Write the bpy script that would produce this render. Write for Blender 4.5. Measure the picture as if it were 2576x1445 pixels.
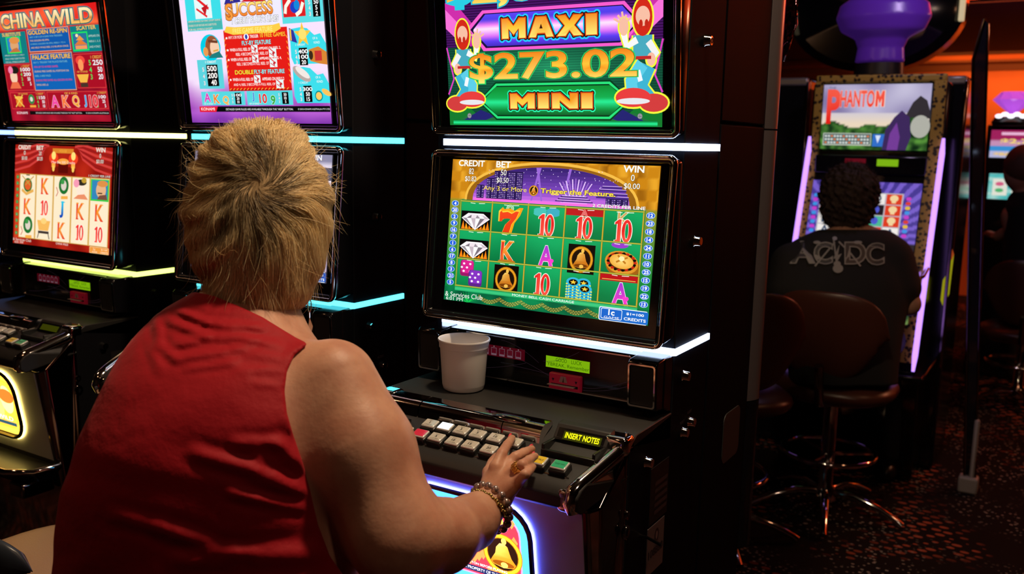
import bpy, math, random
import numpy as np
from mathutils import Vector, Matrix, geometry, noise as mnoise

random.seed(7); rng = np.random.default_rng(7)
PI = math.pi
scene = bpy.context.scene
for o in list(bpy.data.objects): bpy.data.objects.remove(o)

# ------------------------------------------------------------------ camera
CAM = np.array([0.60565, -1.58291, 1.5])
FPX = 2291.04
M = np.array([[0.85172375, 0.52358823, 0.02054285],      # right
              [0.0996274, -0.12332588, -0.98735258],     # down
              [-0.51443273, 0.84299827, -0.15720332]])   # forward
cd = bpy.data.cameras.new('camera'); cam = bpy.data.objects.new('camera', cd)
scene.collection.objects.link(cam); scene.camera = cam
cam.matrix_world = Matrix([[M[0][i], -M[1][i], -M[2][i], CAM[i]] for i in range(3)] + [[0, 0, 0, 1]])
cd.sensor_width = 36; cd.lens = FPX / 2576 * 36; cd.clip_start = 0.02
cd.dof.use_dof = True; cd.dof.focus_distance = 1.72; cd.dof.aperture_fstop = 4.5
scene.view_settings.view_transform = 'Standard'; scene.view_settings.look = 'None'
scene.view_settings.gamma = 1; scene.view_settings.use_curve_mapping = False
scene.view_settings.exposure = 0.0

# ------------------------------------------------------------------ world, room lamps and added fill lights
w = bpy.data.worlds.new('world'); scene.world = w; w.use_nodes = True
w.node_tree.nodes['Background'].inputs[0].default_value = (0.9, 0.55, 0.35, 1)
w.node_tree.nodes['Background'].inputs[1].default_value = 0.010

def area(name, loc, target, size, power, col, sy=None, spread=PI):
    l = bpy.data.lights.new(name, 'AREA'); l.energy = power; l.color = col; l.size = size; l.spread = spread
    if sy: l.shape = 'RECTANGLE'; l.size_y = sy
    o = bpy.data.objects.new(name, l); scene.collection.objects.link(o); o.location = loc
    o.rotation_euler = (Vector(target) - Vector(loc)).to_track_quat('-Z', 'Y').to_euler()
    return o
WARM = (1.0, 0.58, 0.28)
area('downlight_and_fill', (0.05, -0.16, 2.85), (-0.40, -0.55, 1.2), 0.16, 29, (1.0, 0.72, 0.46))
area('downlight_and_fill', (-0.9, -1.9, 2.85), (-0.6, -0.6, 1.1), 0.18, 1.0, (1.0, 0.45, 0.22))  # added soft fill from behind, no real fixture
area('downlight_and_fill', (1.3, -1.3, 2.85), (-0.3, -0.1, 1.0), 0.18, 3.2, (1.0, 0.66, 0.46))  # added fill from the right to brighten the cup, no real fixture
area('downlight_and_fill', (-2.2, -1.2, 2.85), (-1.8, -0.2, 0.9), 0.18, 4, (1.0, 0.5, 0.25))
area('downlight_and_fill', (1.2, 1.6, 2.45), (0.3, 2.2, 0.4), 0.18, 1.4, (1.0, 0.42, 0.2))
area('downlight_and_fill', (2.2, 4.6, 2.45), (1.8, 4.6, 0.4), 0.2, 14, (1.0, 0.42, 0.2))
area('cove_lamp', (1.8, 8.55, 2.35), (1.8, 9.0, 1.6), 5.0, 27, (1.0, 0.30, 0.09), 0.12)
area('cove_lamp', (1.8, 7.75, 2.3), (1.8, 8.0, 2.36), 5.0, 10, (1.0, 0.27, 0.06), 0.05)
area('cove_lamp', (1.5, 4.6, 2.62), (1.5, 5.0, 2.75), 5.0, 60, (1.0, 0.16, 0.05), 0.1)

# ------------------------------------------------------------------ helpers
def srgb(c):
    return tuple(((x / 12.92) if x <= 0.04045 else ((x + 0.055) / 1.055) ** 2.4) for x in (v / 255 for v in c[:3]))
def ray(u, v): return M.T @ np.array([(u - 1288) / FPX, (v - 722.5) / FPX, 1.0])
def at(u, v, ax, c):
    d = ray(u, v); t = (c - CAM[ax]) / d[ax]; return Vector(CAM + t * d)
def atd(u, v, d): return Vector(CAM + d * ray(u, v))

def tag(o, label, cat, group=None):
    o['label'] = label; o['category'] = cat
    if group: o['group'] = group
    return o
def thing(name, label, cat, loc=(0, 0, 0), rz=0, group=None):
    o = bpy.data.objects.new(name, None); scene.collection.objects.link(o)
    o.location = loc; o.rotation_euler = (0, 0, rz); o.empty_display_size = 0.05
    return tag(o, label, cat, group)

class MB:
    def __init__(s): s.v = []; s.f = []; s.T = None
    def add(s, vs, fs):
        n = len(s.v); s.v += [tuple(p) for p in vs]; s.f += [tuple(i + n for i in f) for f in fs]; return s
    def box(s, c, d, R=None):
        vs = []
        for x in (-1, 1):
            for y in (-1, 1):
                for z in (-1, 1):
                    p = Vector((x * d[0] / 2, y * d[1] / 2, z * d[2] / 2))
                    if R: p = R @ p
                    vs.append(p + Vector(c))
        return s.add(vs, [(0, 1, 3, 2), (4, 6, 7, 5), (0, 4, 5, 1), (2, 3, 7, 6), (0, 2, 6, 4), (1, 5, 7, 3)])
    def span(s, a, b): return s.box([(a[i] + b[i]) / 2 for i in range(3)], [abs(b[i] - a[i]) for i in range(3)])
    def slab(s, prof):                        # closed outline of (y, z, xl, xr)
        n = len(prof); vs = [(p[2], p[0], p[1]) for p in prof] + [(p[3], p[0], p[1]) for p in prof]
        fs = [(i, (i + 1) % n, n + (i + 1) % n, n + i) for i in range(n)]
        tri = geometry.tessellate_polygon([[Vector((p[0], p[1], 0)) for p in prof]])
        fs += [tuple(t) for t in tri] + [tuple(n + i for i in reversed(t)) for t in tri]
        return s.add(vs, fs)
    def loft(s, rings, closed=True, caps=False):
        k = len(rings[0]); vs = [p for r in rings for p in r]; fs = []
        for i in range(len(rings) - 1):
            for j in range(k if closed else k - 1):
                a = i * k + j; b = i * k + (j + 1) % k; fs.append((a, b, b + k, a + k))
        if caps: fs += [tuple(range(k))[::-1], tuple((len(rings) - 1) * k + j for j in range(k))]
        return s.add(vs, fs)
    def lathe(s, prof, c=(0, 0, 0), n=32, R=None, sx=1, sy=1):
        rings = []
        for r, z in prof:
            ring = []
            for i in range(n):
                a = 2 * PI * i / n; p = Vector((r * math.cos(a) * sx, r * math.sin(a) * sy, z))
                if R: p = R @ p
                ring.append(p + Vector(c))
            rings.append(ring)
        return s.loft(rings, True, True)
    def tube(s, pts, r, n=10, closed=False, flat=1.0):
        pts = [Vector(p) for p in pts]; m = len(pts); rings = []; up = None
        for i, p in enumerate(pts):
            a = pts[(i - 1) % m] if closed or i > 0 else p; b = pts[(i + 1) % m] if closed or i < m - 1 else p
            t = (b - a).normalized()
            if up is None: up = t.orthogonal().normalized()
            up = (up - t * up.dot(t)).normalized(); w_ = t.cross(up)
            rr = r[i] if isinstance(r, (list, tuple)) else r
            rings.append([p + up * (math.cos(2 * PI * j / n) * rr) + w_ * (math.sin(2 * PI * j / n) * rr * flat) for j in range(n)])
        if closed: rings.append(rings[0])
        return s.loft(rings, True, not closed)
    def sph(s, c, r, n=10):
        r = r if isinstance(r, (tuple, list)) else (r, r, r)
        rings = [[(c[0] + r[0] * math.sin(PI * i / n) * math.cos(2 * PI * j / (2 * n)), c[1] + r[1] * math.sin(PI * i / n) * math.sin(2 * PI * j / (2 * n)), c[2] + r[2] * math.cos(PI * i / n)) for j in range(2 * n)] for i in range(n + 1)]
        rings[0] = [(c[0], c[1], c[2] + r[2])] * (2 * n); rings[-1] = [(c[0], c[1], c[2] - r[2])] * (2 * n)
        return s.loft(rings)
    def build(s, name, mat, parent=None, bevel=0, smooth=35, seg=2, keep=False):
        me = bpy.data.meshes.new(name); me.from_pydata(s.v, [], s.f)
        return finish(me, name, mat, parent, bevel, smooth, seg)

def finish(me, name, mat, parent=None, bevel=0, smooth=35, seg=2, normals=True):
    import bmesh
    if normals:
        bm = bmesh.new(); bm.from_mesh(me)
        bmesh.ops.remove_doubles(bm, verts=bm.verts, dist=1e-6)
        bmesh.ops.recalc_face_normals(bm, faces=bm.faces); bm.to_mesh(me); bm.free()
    me.update()
    if smooth:
        me.polygons.foreach_set('use_smooth', [True] * len(me.polygons))
        if smooth < 170: me.set_sharp_from_angle(angle=math.radians(smooth))
    o = bpy.data.objects.new(name, me); scene.collection.objects.link(o)
    for m_ in (mat if isinstance(mat, (list, tuple)) else [mat]): me.materials.append(m_)
    if parent: o.parent = parent
    if bevel:
        b = o.modifiers.new('bevel', 'BEVEL'); b.width = bevel; b.segments = seg; b.limit_method = 'ANGLE'; b.angle_limit = math.radians(35); b.harden_normals = False
    return o

# ------------------------------------------------------------------ materials
def mat(name, col, rough=0.5, metal=0.0, emit=None, strength=0, spec=0.5, coat=0, sheen=0, trans=0, alpha=1, sss=0, bump=None, var=None):
    m = bpy.data.materials.new(name); m.use_nodes = True; nt = m.node_tree; b = nt.nodes['Principled BSDF']
    b.inputs['Base Color'].default_value = (*col, 1); b.inputs['Roughness'].default_value = rough
    b.inputs['Metallic'].default_value = metal; b.inputs['Specular IOR Level'].default_value = spec
    b.inputs['Coat Weight'].default_value = coat; b.inputs['Coat Roughness'].default_value = 0.05
    b.inputs['Sheen Weight'].default_value = sheen; b.inputs['Transmission Weight'].default_value = trans
    b.inputs['Alpha'].default_value = alpha
    if sss:
        b.inputs['Subsurface Weight'].default_value = sss; b.inputs['Subsurface Radius'].default_value = (0.02, 0.007, 0.004); b.inputs['Subsurface Scale'].default_value = 0.5
    if emit: b.inputs['Emission Color'].default_value = (*emit, 1); b.inputs['Emission Strength'].default_value = strength
    tc = nt.nodes.new('ShaderNodeTexCoord')
    if bump:
        n = nt.nodes.new('ShaderNodeTexNoise'); n.inputs['Scale'].default_value = bump[0]; n.inputs['Detail'].default_value = 4
        bp = nt.nodes.new('ShaderNodeBump'); bp.inputs['Strength'].default_value = bump[1]; bp.inputs['Distance'].default_value = bump[2] if len(bump) > 2 else 0.001
        nt.links.new(tc.outputs['Object'], n.inputs['Vector']); nt.links.new(n.outputs['Fac'], bp.inputs['Height']); nt.links.new(bp.outputs['Normal'], b.inputs['Normal'])
    if var:                                   # (scale, colour a, colour b) mottling that belongs to the surface
        n = nt.nodes.new('ShaderNodeTexNoise'); n.inputs['Scale'].default_value = var[0]; n.inputs['Detail'].default_value = 5
        r = nt.nodes.new('ShaderNodeValToRGB'); r.color_ramp.elements[0].position = 0.35; r.color_ramp.elements[1].position = 0.65
        r.color_ramp.elements[0].color = (*var[1], 1); r.color_ramp.elements[1].color = (*var[2], 1)
        nt.links.new(tc.outputs['Object'], n.inputs['Vector']); nt.links.new(n.outputs['Fac'], r.inputs['Fac']); nt.links.new(r.outputs['Color'], b.inputs['Base Color'])
    return m
BLACK = mat('black_powder_coat', (0.007, 0.007, 0.009), 0.55, bump=(900, 0.25, 0.0003), spec=0.02)
BLACK2 = mat('black_gloss_plastic', (0.006, 0.006, 0.008), 0.12, spec=0.5)
DECK = mat('charcoal_textured_plastic', (0.019, 0.0185, 0.018), 0.45, bump=(1500, 0.3, 0.0003))
RUB = mat('black_plastic', (0.01, 0.01, 0.01), 0.35)
CHROME = mat('chrome', (0.82, 0.8, 0.78), 0.08, 1.0)
POSTM = mat('worn_dark_metal', (.34, .29, .31), .28, .7)
HOODM = mat('smoked_chrome', (0.62, 0.56, 0.53), 0.07, 1.0)
CHROMED = mat('dark_chrome', (0.30, 0.26, 0.25), 0.10, 1.0)
SATIN = mat('brushed_satin_metal', (0.52, 0.52, 0.56), 0.42, 0.25, bump=(700, 0.2, 0.0003))
SPK = mat('speaker_cloth', (0.012, 0.012, 0.012), 0.7, bump=(2500, 0.6, 0.0006))

def artmat(name, sample, strength=1.0):
    m = bpy.data.materials.new(name); m.use_nodes = True; nt = m.node_tree; b = nt.nodes['Principled BSDF']
    b.inputs['Base Color'].default_value = (0.004, 0.004, 0.004, 1); b.inputs['Roughness'].default_value = 0.25; b.inputs['Specular IOR Level'].default_value = 0.25
    a = nt.nodes.new('ShaderNodeAttribute'); a.attribute_name = 'Col'
    nt.links.new(a.outputs['Color'], b.inputs['Emission Color']); b.inputs['Emission Strength'].default_value = strength
    m.cycles.emission_sampling = 'FRONT' if sample else 'NONE'
    return m
ART_A = artmat('lit_screen_image', True, 1.15); ART_B = artmat('lit_screen_detail', False, 1.1)
def printmat(name, rough=0.4):                # unlit print: colours of its own
    m = bpy.data.materials.new(name); m.use_nodes = True; nt = m.node_tree; b = nt.nodes['Principled BSDF']
    a = nt.nodes.new('ShaderNodeAttribute'); a.attribute_name = 'Col'; b.inputs['Roughness'].default_value = rough
    nt.links.new(a.outputs['Color'], b.inputs['Base Color']); return m
PRINT = printmat('printed_ink')

# ------------------------------------------------------------------ flat art on a surface
_tc = {}
def glyphs(s, off):
    k = (s, off)
    if k in _tc: return _tc[k]
    cu = bpy.data.curves.new('t', 'FONT'); cu.body = s; cu.size = 1; cu.offset = off; cu.resolution_u = 4; cu.fill_mode = 'FRONT'
    ob = bpy.data.objects.new('t', cu); scene.collection.objects.link(ob)
    me = bpy.data.meshes.new_from_object(ob.evaluated_get(bpy.context.evaluated_depsgraph_get()))
    vs = np.array([v.co[:2] for v in me.vertices]) if len(me.vertices) else np.zeros((0, 2)); fs = [tuple(p.vertices) for p in me.polygons]
    bpy.data.objects.remove(ob); bpy.data.curves.remove(cu); bpy.data.meshes.remove(me)
    _tc[k] = (vs, fs); return _tc[k]
class Canvas:
    def __init__(s, surf, step=2e-5): s.surf = surf; s.v = []; s.f = []; s.c = []; s.m = []; s.bb = []; s.bl = []; s.step = step
    def raw(s, pts, fs, col, m=1, layer=True):
        if not len(pts): return
        xs = [p[0] for p in pts]; ys = [p[1] for p in pts]; b = (min(xs), min(ys), max(xs), max(ys)); L = 0
        if s.bb:
            A = np.array(s.bb); ov = (A[:, 0] < b[2]) & (A[:, 2] > b[0]) & (A[:, 1] < b[3]) & (A[:, 3] > b[1])
            if ov.any(): L = 1 + int(np.array(s.bl)[ov].max())
        s.bb.append(b); s.bl.append(L); n = len(s.v); z = (L + 1) * s.step
        s.v += [s.surf(p[0], p[1], z) for p in pts]
        cs = [srgb(col(p[0], p[1])) if callable(col) else srgb(col) for p in pts]
        for f in fs: s.f.append(tuple(n + i for i in f)); s.c += [cs[i] for i in f]; s.m.append(m)
    def bg(s, fn, x0, y0, x1, y1, nx, ny, m=0):
        pts = [(x0 + (x1 - x0) * i / nx, y0 + (y1 - y0) * j / ny) for j in range(ny + 1) for i in range(nx + 1)]
        s.raw(pts, [(j * (nx + 1) + i, j * (nx + 1) + i + 1, (j + 1) * (nx + 1) + i + 1, (j + 1) * (nx + 1) + i) for j in range(ny) for i in range(nx)], fn, m)
    def poly(s, pts, col):
        tri = geometry.tessellate_polygon([[Vector((p[0], p[1], 0)) for p in pts]])
        s.raw(pts, [tuple(t) for t in tri], col)
    def rect(s, x0, y0, x1, y1, col): s.raw([(x0, y0), (x1, y0), (x1, y1), (x0, y1)], [(0, 1, 2, 3)], col)
    def rrect(s, x0, y0, x1, y1, r, col):
        pts = []
        for cx, cy, a in ((x1 - r, y1 - r, 0), (x0 + r, y1 - r, 90), (x0 + r, y0 + r, 180), (x1 - r, y0 + r, 270)):
            for k in range(5): t = math.radians(a + k * 22.5); pts.append((cx + r * math.cos(t), cy + r * math.sin(t)))
        s.poly(pts, col)
    def ell(s, cx, cy, rx, ry, col, rim=None, n=24, rot=0):
        cr, sr = math.cos(rot), math.sin(rot)
        o = [(cx + rx * math.cos(2 * PI * i / n) * cr - ry * math.sin(2 * PI * i / n) * sr, cy + rx * math.cos(2 * PI * i / n) * sr + ry * math.sin(2 * PI * i / n) * cr) for i in range(n)]
        if rim is None: s.raw(o + [(cx, cy)], [(i, (i + 1) % n, n) for i in range(n)], col)
        else: s.raw(o + [(cx, cy)], [(i, (i + 1) % n, n) for i in range(n)], lambda x, y: col if abs(x - cx) + abs(y - cy) < 1e-9 else rim)
    def line(s, pts, w, col, closed=False):
        n = len(pts); L = []; R = []
        for i in range(n):
            a = Vector(pts[(i - 1) % n]) if closed or i else Vector(pts[i]); b = Vector(pts[(i + 1) % n]) if closed or i < n - 1 else Vector(pts[i])
            t = (b - a); t = t / (t.length or 1); nn = Vector((-t.y, t.x)) * w / 2; p = Vector(pts[i]); L.append(tuple(p + nn)); R.append(tuple(p - nn))
        k = n if closed else n - 1
        s.raw(L + R, [(i, (i + 1) % n, n + (i + 1) % n, n + i) for i in range(k)], col)
    def text(s, t, x0, y0, x1, y1, col, out=None, off=0.0, skew=0):
        """letters filling the box; out = list of (growth, colour) drawn beneath"""
        base, _ = glyphs(t, 0.0)
        if not len(base): return
        lo = base.min(0); hi = base.max(0); sx = (x1 - x0) / (hi[0] - lo[0]); sy = (y1 - y0) / (hi[1] - lo[1])
        lim = 1.15 if len(t) < 3 else 2.4
        if 'M' in t: off = 0; out = None
        if sx > lim * sy: m_ = (x0 + x1) / 2; sx = lim * sy; x0 = m_ - sx * (hi[0] - lo[0]) / 2
        for o_, c_ in list(out or []) + [(off, col)]:
            vs, fs = glyphs(t, o_)
            pts = [(x0 + (p[0] - lo[0]) * sx + skew * (p[1] - lo[1]) * sy, y0 + (p[1] - lo[1]) * sy) for p in vs]
            s.raw(pts, fs, c_)
    def build(s, name, parent, mats=None):
        me = bpy.data.meshes.new(name); me.from_pydata([tuple(p) for p in s.v], [], s.f)
        ca = me.color_attributes.new('Col', 'FLOAT_COLOR', 'CORNER')
        ca.data.foreach_set('color', np.array([(*c, 1) for c in s.c], dtype=np.float32).ravel())
        me.polygons.foreach_set('material_index', s.m)
        o = finish(me, name, mats or [ART_A, ART_B], parent, 0, 0, normals=False)
        return o
def grad(stops, axis=1):
    def f(x, y):
        t = (x, y)[axis]
        if t <= stops[0][0]: return stops[0][1]
        for (a, ca), (b, cb) in zip(stops, stops[1:]):
            if t <= b: k = (t - a) / (b - a + 1e-9); return tuple(ca[i] + (cb[i] - ca[i]) * k for i in range(3))
        return stops[-1][1]
    return f
def nz(x, y, s=1, seed=0): return mnoise.noise(Vector((x * s, y * s, seed)))
def mixc(a, b, t): t = max(0, min(1, t)); return tuple(a[i] + (b[i] - a[i]) * t for i in range(3))

# ------------------------------------------------------------------ symbols for the game screens (centre, size)
DK = (40, 10, 5)
def sym_ten(c, x, y, s, red=(222, 30, 28), hi=(250, 90, 70)):
    for g, col in ((0.028, (250, 240, 225)), (0, grad([(y - s * .5, hi), (y + s * .1, red), (y + s * .5, (235, 50, 45))]))):
        k = s * g * 1.3
        c.poly([(x - .36 * s - k, y - .5 * s - k), (x - .08 * s + k, y - .5 * s - k), (x - .08 * s + k, y + .5 * s + k), (x - .2 * s, y + .5 * s + k), (x - .38 * s - k, y + .36 * s), (x - .38 * s - k, y + .26 * s), (x - .26 * s - k, y + .3 * s), (x - .26 * s - k, y - .4 * s), (x - .36 * s - k, y - .42 * s)], col)
        c.ell(x + .2 * s, y, .24 * s + k, .5 * s + k, col)
    c.ell(x + .2 * s, y, .09 * s, .36 * s, (250, 240, 225)); c.ell(x + .2 * s, y, .075 * s, .33 * s, c.hole)
def sym_k(c, x, y, s, a=(245, 170, 50), b=(225, 60, 35), letter='K'):
    w = .36 * s; o = [(0.045, (255, 245, 220))]
    c.text(letter, x - w, y - .5 * s, x + w, y + .5 * s, grad([(y - .5 * s, b), (y + .1 * s, a), (y + .5 * s, b)]), o, 0.03)
    if letter == 'K':
        for px, py in ((-.28, .5), (.26, .5), (-.28, -.5), (.3, -.5)): c.rect(x + (px - .14) * s, y + (py - .03) * s, x + (px + .14) * s, y + (py + .03) * s, b if py < 0 else a)
def sym_a(c, x, y, s):
    c.text('A', x - .38 * s, y - .5 * s, x + .38 * s, y + .5 * s, grad([(y - .5 * s, (235, 60, 190)), (y + .5 * s, (160, 60, 205))]), [(0.05, (255, 235, 250))], 0.03)
    for px in (-.3, .3): c.rect(x + (px - .13) * s, y - .53 * s, x + (px + .13) * s, y - .47 * s, (235, 70, 195))
    c.ell(x + .22 * s, y - .2 * s, .1 * s, .09 * s, (250, 60, 200)); c.ell(x + .36 * s, y - .2 * s, .1 * s, .09 * s, (250, 60, 200)); c.poly([(x + .12 * s, y - .23 * s), (x + .46 * s, y - .23 * s), (x + .29 * s, y - .45 * s)], (250, 60, 200))
def sym_j(c, x, y, s): c.text('J', x - .25 * s, y - .5 * s, x + .2 * s, y + .5 * s, grad([(y - .5 * s, (20, 60, 170)), (y + .5 * s, (30, 200, 230))]), [(0.05, (235, 240, 240))], 0.04); c.rect(x - .1 * s, y + .45 * s, x + .32 * s, y + .52 * s, (30, 190, 220))
def sym_diamond(c, x, y, wd, h):
    c.rect(x - wd / 2, y - h / 2, x + wd / 2, y + h / 2, (8, 6, 8))
    for sgn in (-1, 1):
        for k in range(4): c.poly([(x + sgn * (wd * .48 - k * .03), y - h * .48), (x + sgn * (wd * .36 - k * .03), y - h * .48), (x + sgn * (wd * .42 - k * .025), y - h * (.02 + .13 * k))], (250, 130 + 25 * (k % 2), 20))
    T = y + h * .3; G = y + h * .12; B = y - h * .48; W = wd * .47
    top = [(x - W * .55, T), (x + W * .55, T), (x + W, G), (x - W, G)]
    c.poly([(x - W, G), (x - W * .55, T + h * .06), (x + W * .55, T + h * .06), (x + W, G), (x, B)], (235, 225, 232))
    fac = [(150, 140, 150), (250, 250, 252), (195, 180, 190), (255, 255, 255), (120, 110, 120), (235, 220, 228)]
    xs = [x - W + 2 * W * i / 6 for i in range(7)]
    for i in range(6):
        c.poly([(xs[i], G), (xs[i + 1], G), (x + (xs[i] - x) * .1, B + h * .03)], fac[i])
        c.poly([(xs[i], G), (xs[i + 1], G), (x + ((xs[i] + xs[i + 1]) / 2 - x) * .6, T)], fac[(i + 3) % 6])
    c.line([(x - W, G), (x - W * .55, T + h * .06), (x + W * .55, T + h * .06), (x + W, G), (x, B)], .006, (255, 255, 255), True)
def sym_bell(c, x, y, r, dark=(14, 8, 6), box=True):
    if box: c.rect(x - r * 1.12, y - r * 1.05, x + r * 1.12, y + r * 1.12, dark)
    c.ell(x, y, r, r, (150, 95, 15)); c.ell(x, y, r * .96, r * .96, (240, 180, 50), (225, 150, 30)); c.ell(x, y, r * .8, r * .8, (120, 70, 10)); c.ell(x, y, r * .76, r * .76, (30, 14, 6))
    p = [(-.62, -.42), (-.5, -.22), (-.36, .0), (-.3, .3), (-.12, .52), (.08, .55), (.26, .42), (.34, .12), (.42, -.12), (.62, -.38), (.5, -.56), (0, -.66), (-.5, -.56)]
    c.poly([(x + a * r * 1.05, y + b * r) for a, b in p], grad([(x - .6 * r, (190, 105, 20)), (x - .15 * r, (255, 215, 110)), (x + .5 * r, (200, 110, 20))], 0))
    c.ell(x, y - .46 * r, .55 * r, .14 * r, (120, 60, 8)); c.ell(x + .05 * r, y - .5 * r, .18 * r, .13 * r, (250, 190, 80)); c.ell(x + .1 * r, y + .66 * r, .13 * r, .16 * r, (245, 190, 80))
def sym_seven(c, x, y, s):
    p = [(-.5, .42), (-.42, .5), (-.36, .42), (-.1, .46), (.1, .38), (.3, .5), (.46, .5), (.34, .2), (.12, -.1), (.02, -.5), (-.32, -.5), (-.18, -.12), (.08, .14), (-.1, .16), (-.34, .12), (-.36, .02), (-.5, .0)]
    c.poly([(x + a * s * 1.16 + .02, y + b * s * 1.1 + .012) for a, b in p], (250, 160, 20)); c.poly([(x + a * s * 1.12, y + b * s * 1.06) for a, b in p], (255, 205, 60)); c.poly([(x + a * s, y + b * s * .93) for a, b in p], grad([(y - .5 * s, (225, 60, 20)), (y + .5 * s, (240, 70, 30))]))
def sym_dice(c, x, y, s):
    for dx, dy, col in ((-.16, .16, (215, 35, 140)), (.18, -.14, (130, 50, 190))):
        c.rrect(x + (dx - .26) * s, y + (dy - .26) * s, x + (dx + .26) * s, y + (dy + .26) * s, .09 * s, tuple(int(k * .7) for k in col)); c.rrect(x + (dx - .22) * s, y + (dy - .16) * s, x + (dx + .24) * s, y + (dy + .25) * s, .07 * s, col)
        for a, b in ((-.12, .14), (.12, .14), (0, .02), (-.12, -.1), (.12, -.1), (-.2, .02)): c.ell(x + (dx + a) * s, y + (dy + b) * s, .045 * s, .035 * s, (255, 235, 250), n=10)
def sym_wheel(c, x, y, r):
    c.ell(x + .01, y - .025, r * 1.02, r * .62, (160, 95, 20), rot=-.12); c.ell(x, y, r, r * .62, (250, 190, 80), (215, 140, 35), rot=-.12); c.ell(x, y + .005, r * .86, r * .5, (90, 40, 10), rot=-.12)
    for k in range(22):
        t = 2 * PI * k / 22; c.ell(x + r * .8 * math.cos(t), y + .005 + r * .46 * math.sin(t), .012, .009, ((200, 40, 20), (15, 10, 8))[k % 2], n=6)
    c.ell(x, y + .008, r * .72, r * .4, (255, 215, 120), (235, 170, 60), rot=-.12)
    for t in (.5, 2.2, 3.8, 5.4): c.line([(x, y + .02), (x + .4 * r * math.cos(t), y + .02 + .26 * r * math.sin(t))], .012, (190, 120, 30))
    c.ell(x, y + .025, .02, .016, (255, 235, 170))
def sym_chips(c, x, y, s):
    for dx, dy, n_ in ((.16, .12, 4), (-.22, -.06, 6), (.22, -.16, 5)):
        for k in range(n_):
            yy = y + (dy - .32 + .09 * k) * s; c.ell(x + dx * s, yy, .27 * s, .17 * s, (20, 110, 150)); c.ell(x + dx * s, yy + .02 * s, .26 * s, .16 * s, (50, 180, 215))
            for t in range(5): a = PI + PI * (t + .5) / 5; c.ell(x + dx * s + .25 * s * math.cos(a), yy + .15 * s * math.sin(a), .035 * s, .025 * s, (235, 235, 90), n=8)
        c.ell(x + dx * s, yy + .02 * s, .17 * s, .1 * s, (20, 16, 10)); star(c, x + dx * s, yy + .02 * s, .13 * s, (250, 200, 60), .62)
def star(c, x, y, r, col, sy=1):
    c.poly([(x + (r if k % 2 == 0 else r * .42) * math.cos(PI / 2 + k * PI / 5), y + sy * (r if k % 2 == 0 else r * .42) * math.sin(PI / 2 + k * PI / 5)) for k in range(10)], col)
def meters(c, cr, bet, win, col=(250, 246, 235)):
    o = [(0.04, (25, 15, 10))]
    for t, x0, y0, x1, y1 in (('CREDIT', .055, .955, .27, .995), ('BET', .37, .955, .485, .995), ('WIN', 1.33, .955, 1.47, .995), (cr[0], .145, .9, .185, .94), (cr[1], .115, .845, .21, .885), (bet[0], .41, .9, .455, .94), (bet[1], .38, .845, .475, .885), ('0', 1.385, .9, 1.41, .94), ('$0.00', 1.34, .845, 1.45, .885)):
        c.text(t, x0, y0, x1, y1, col, o, 0.03 if y0 > .95 else 0.005)

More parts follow.
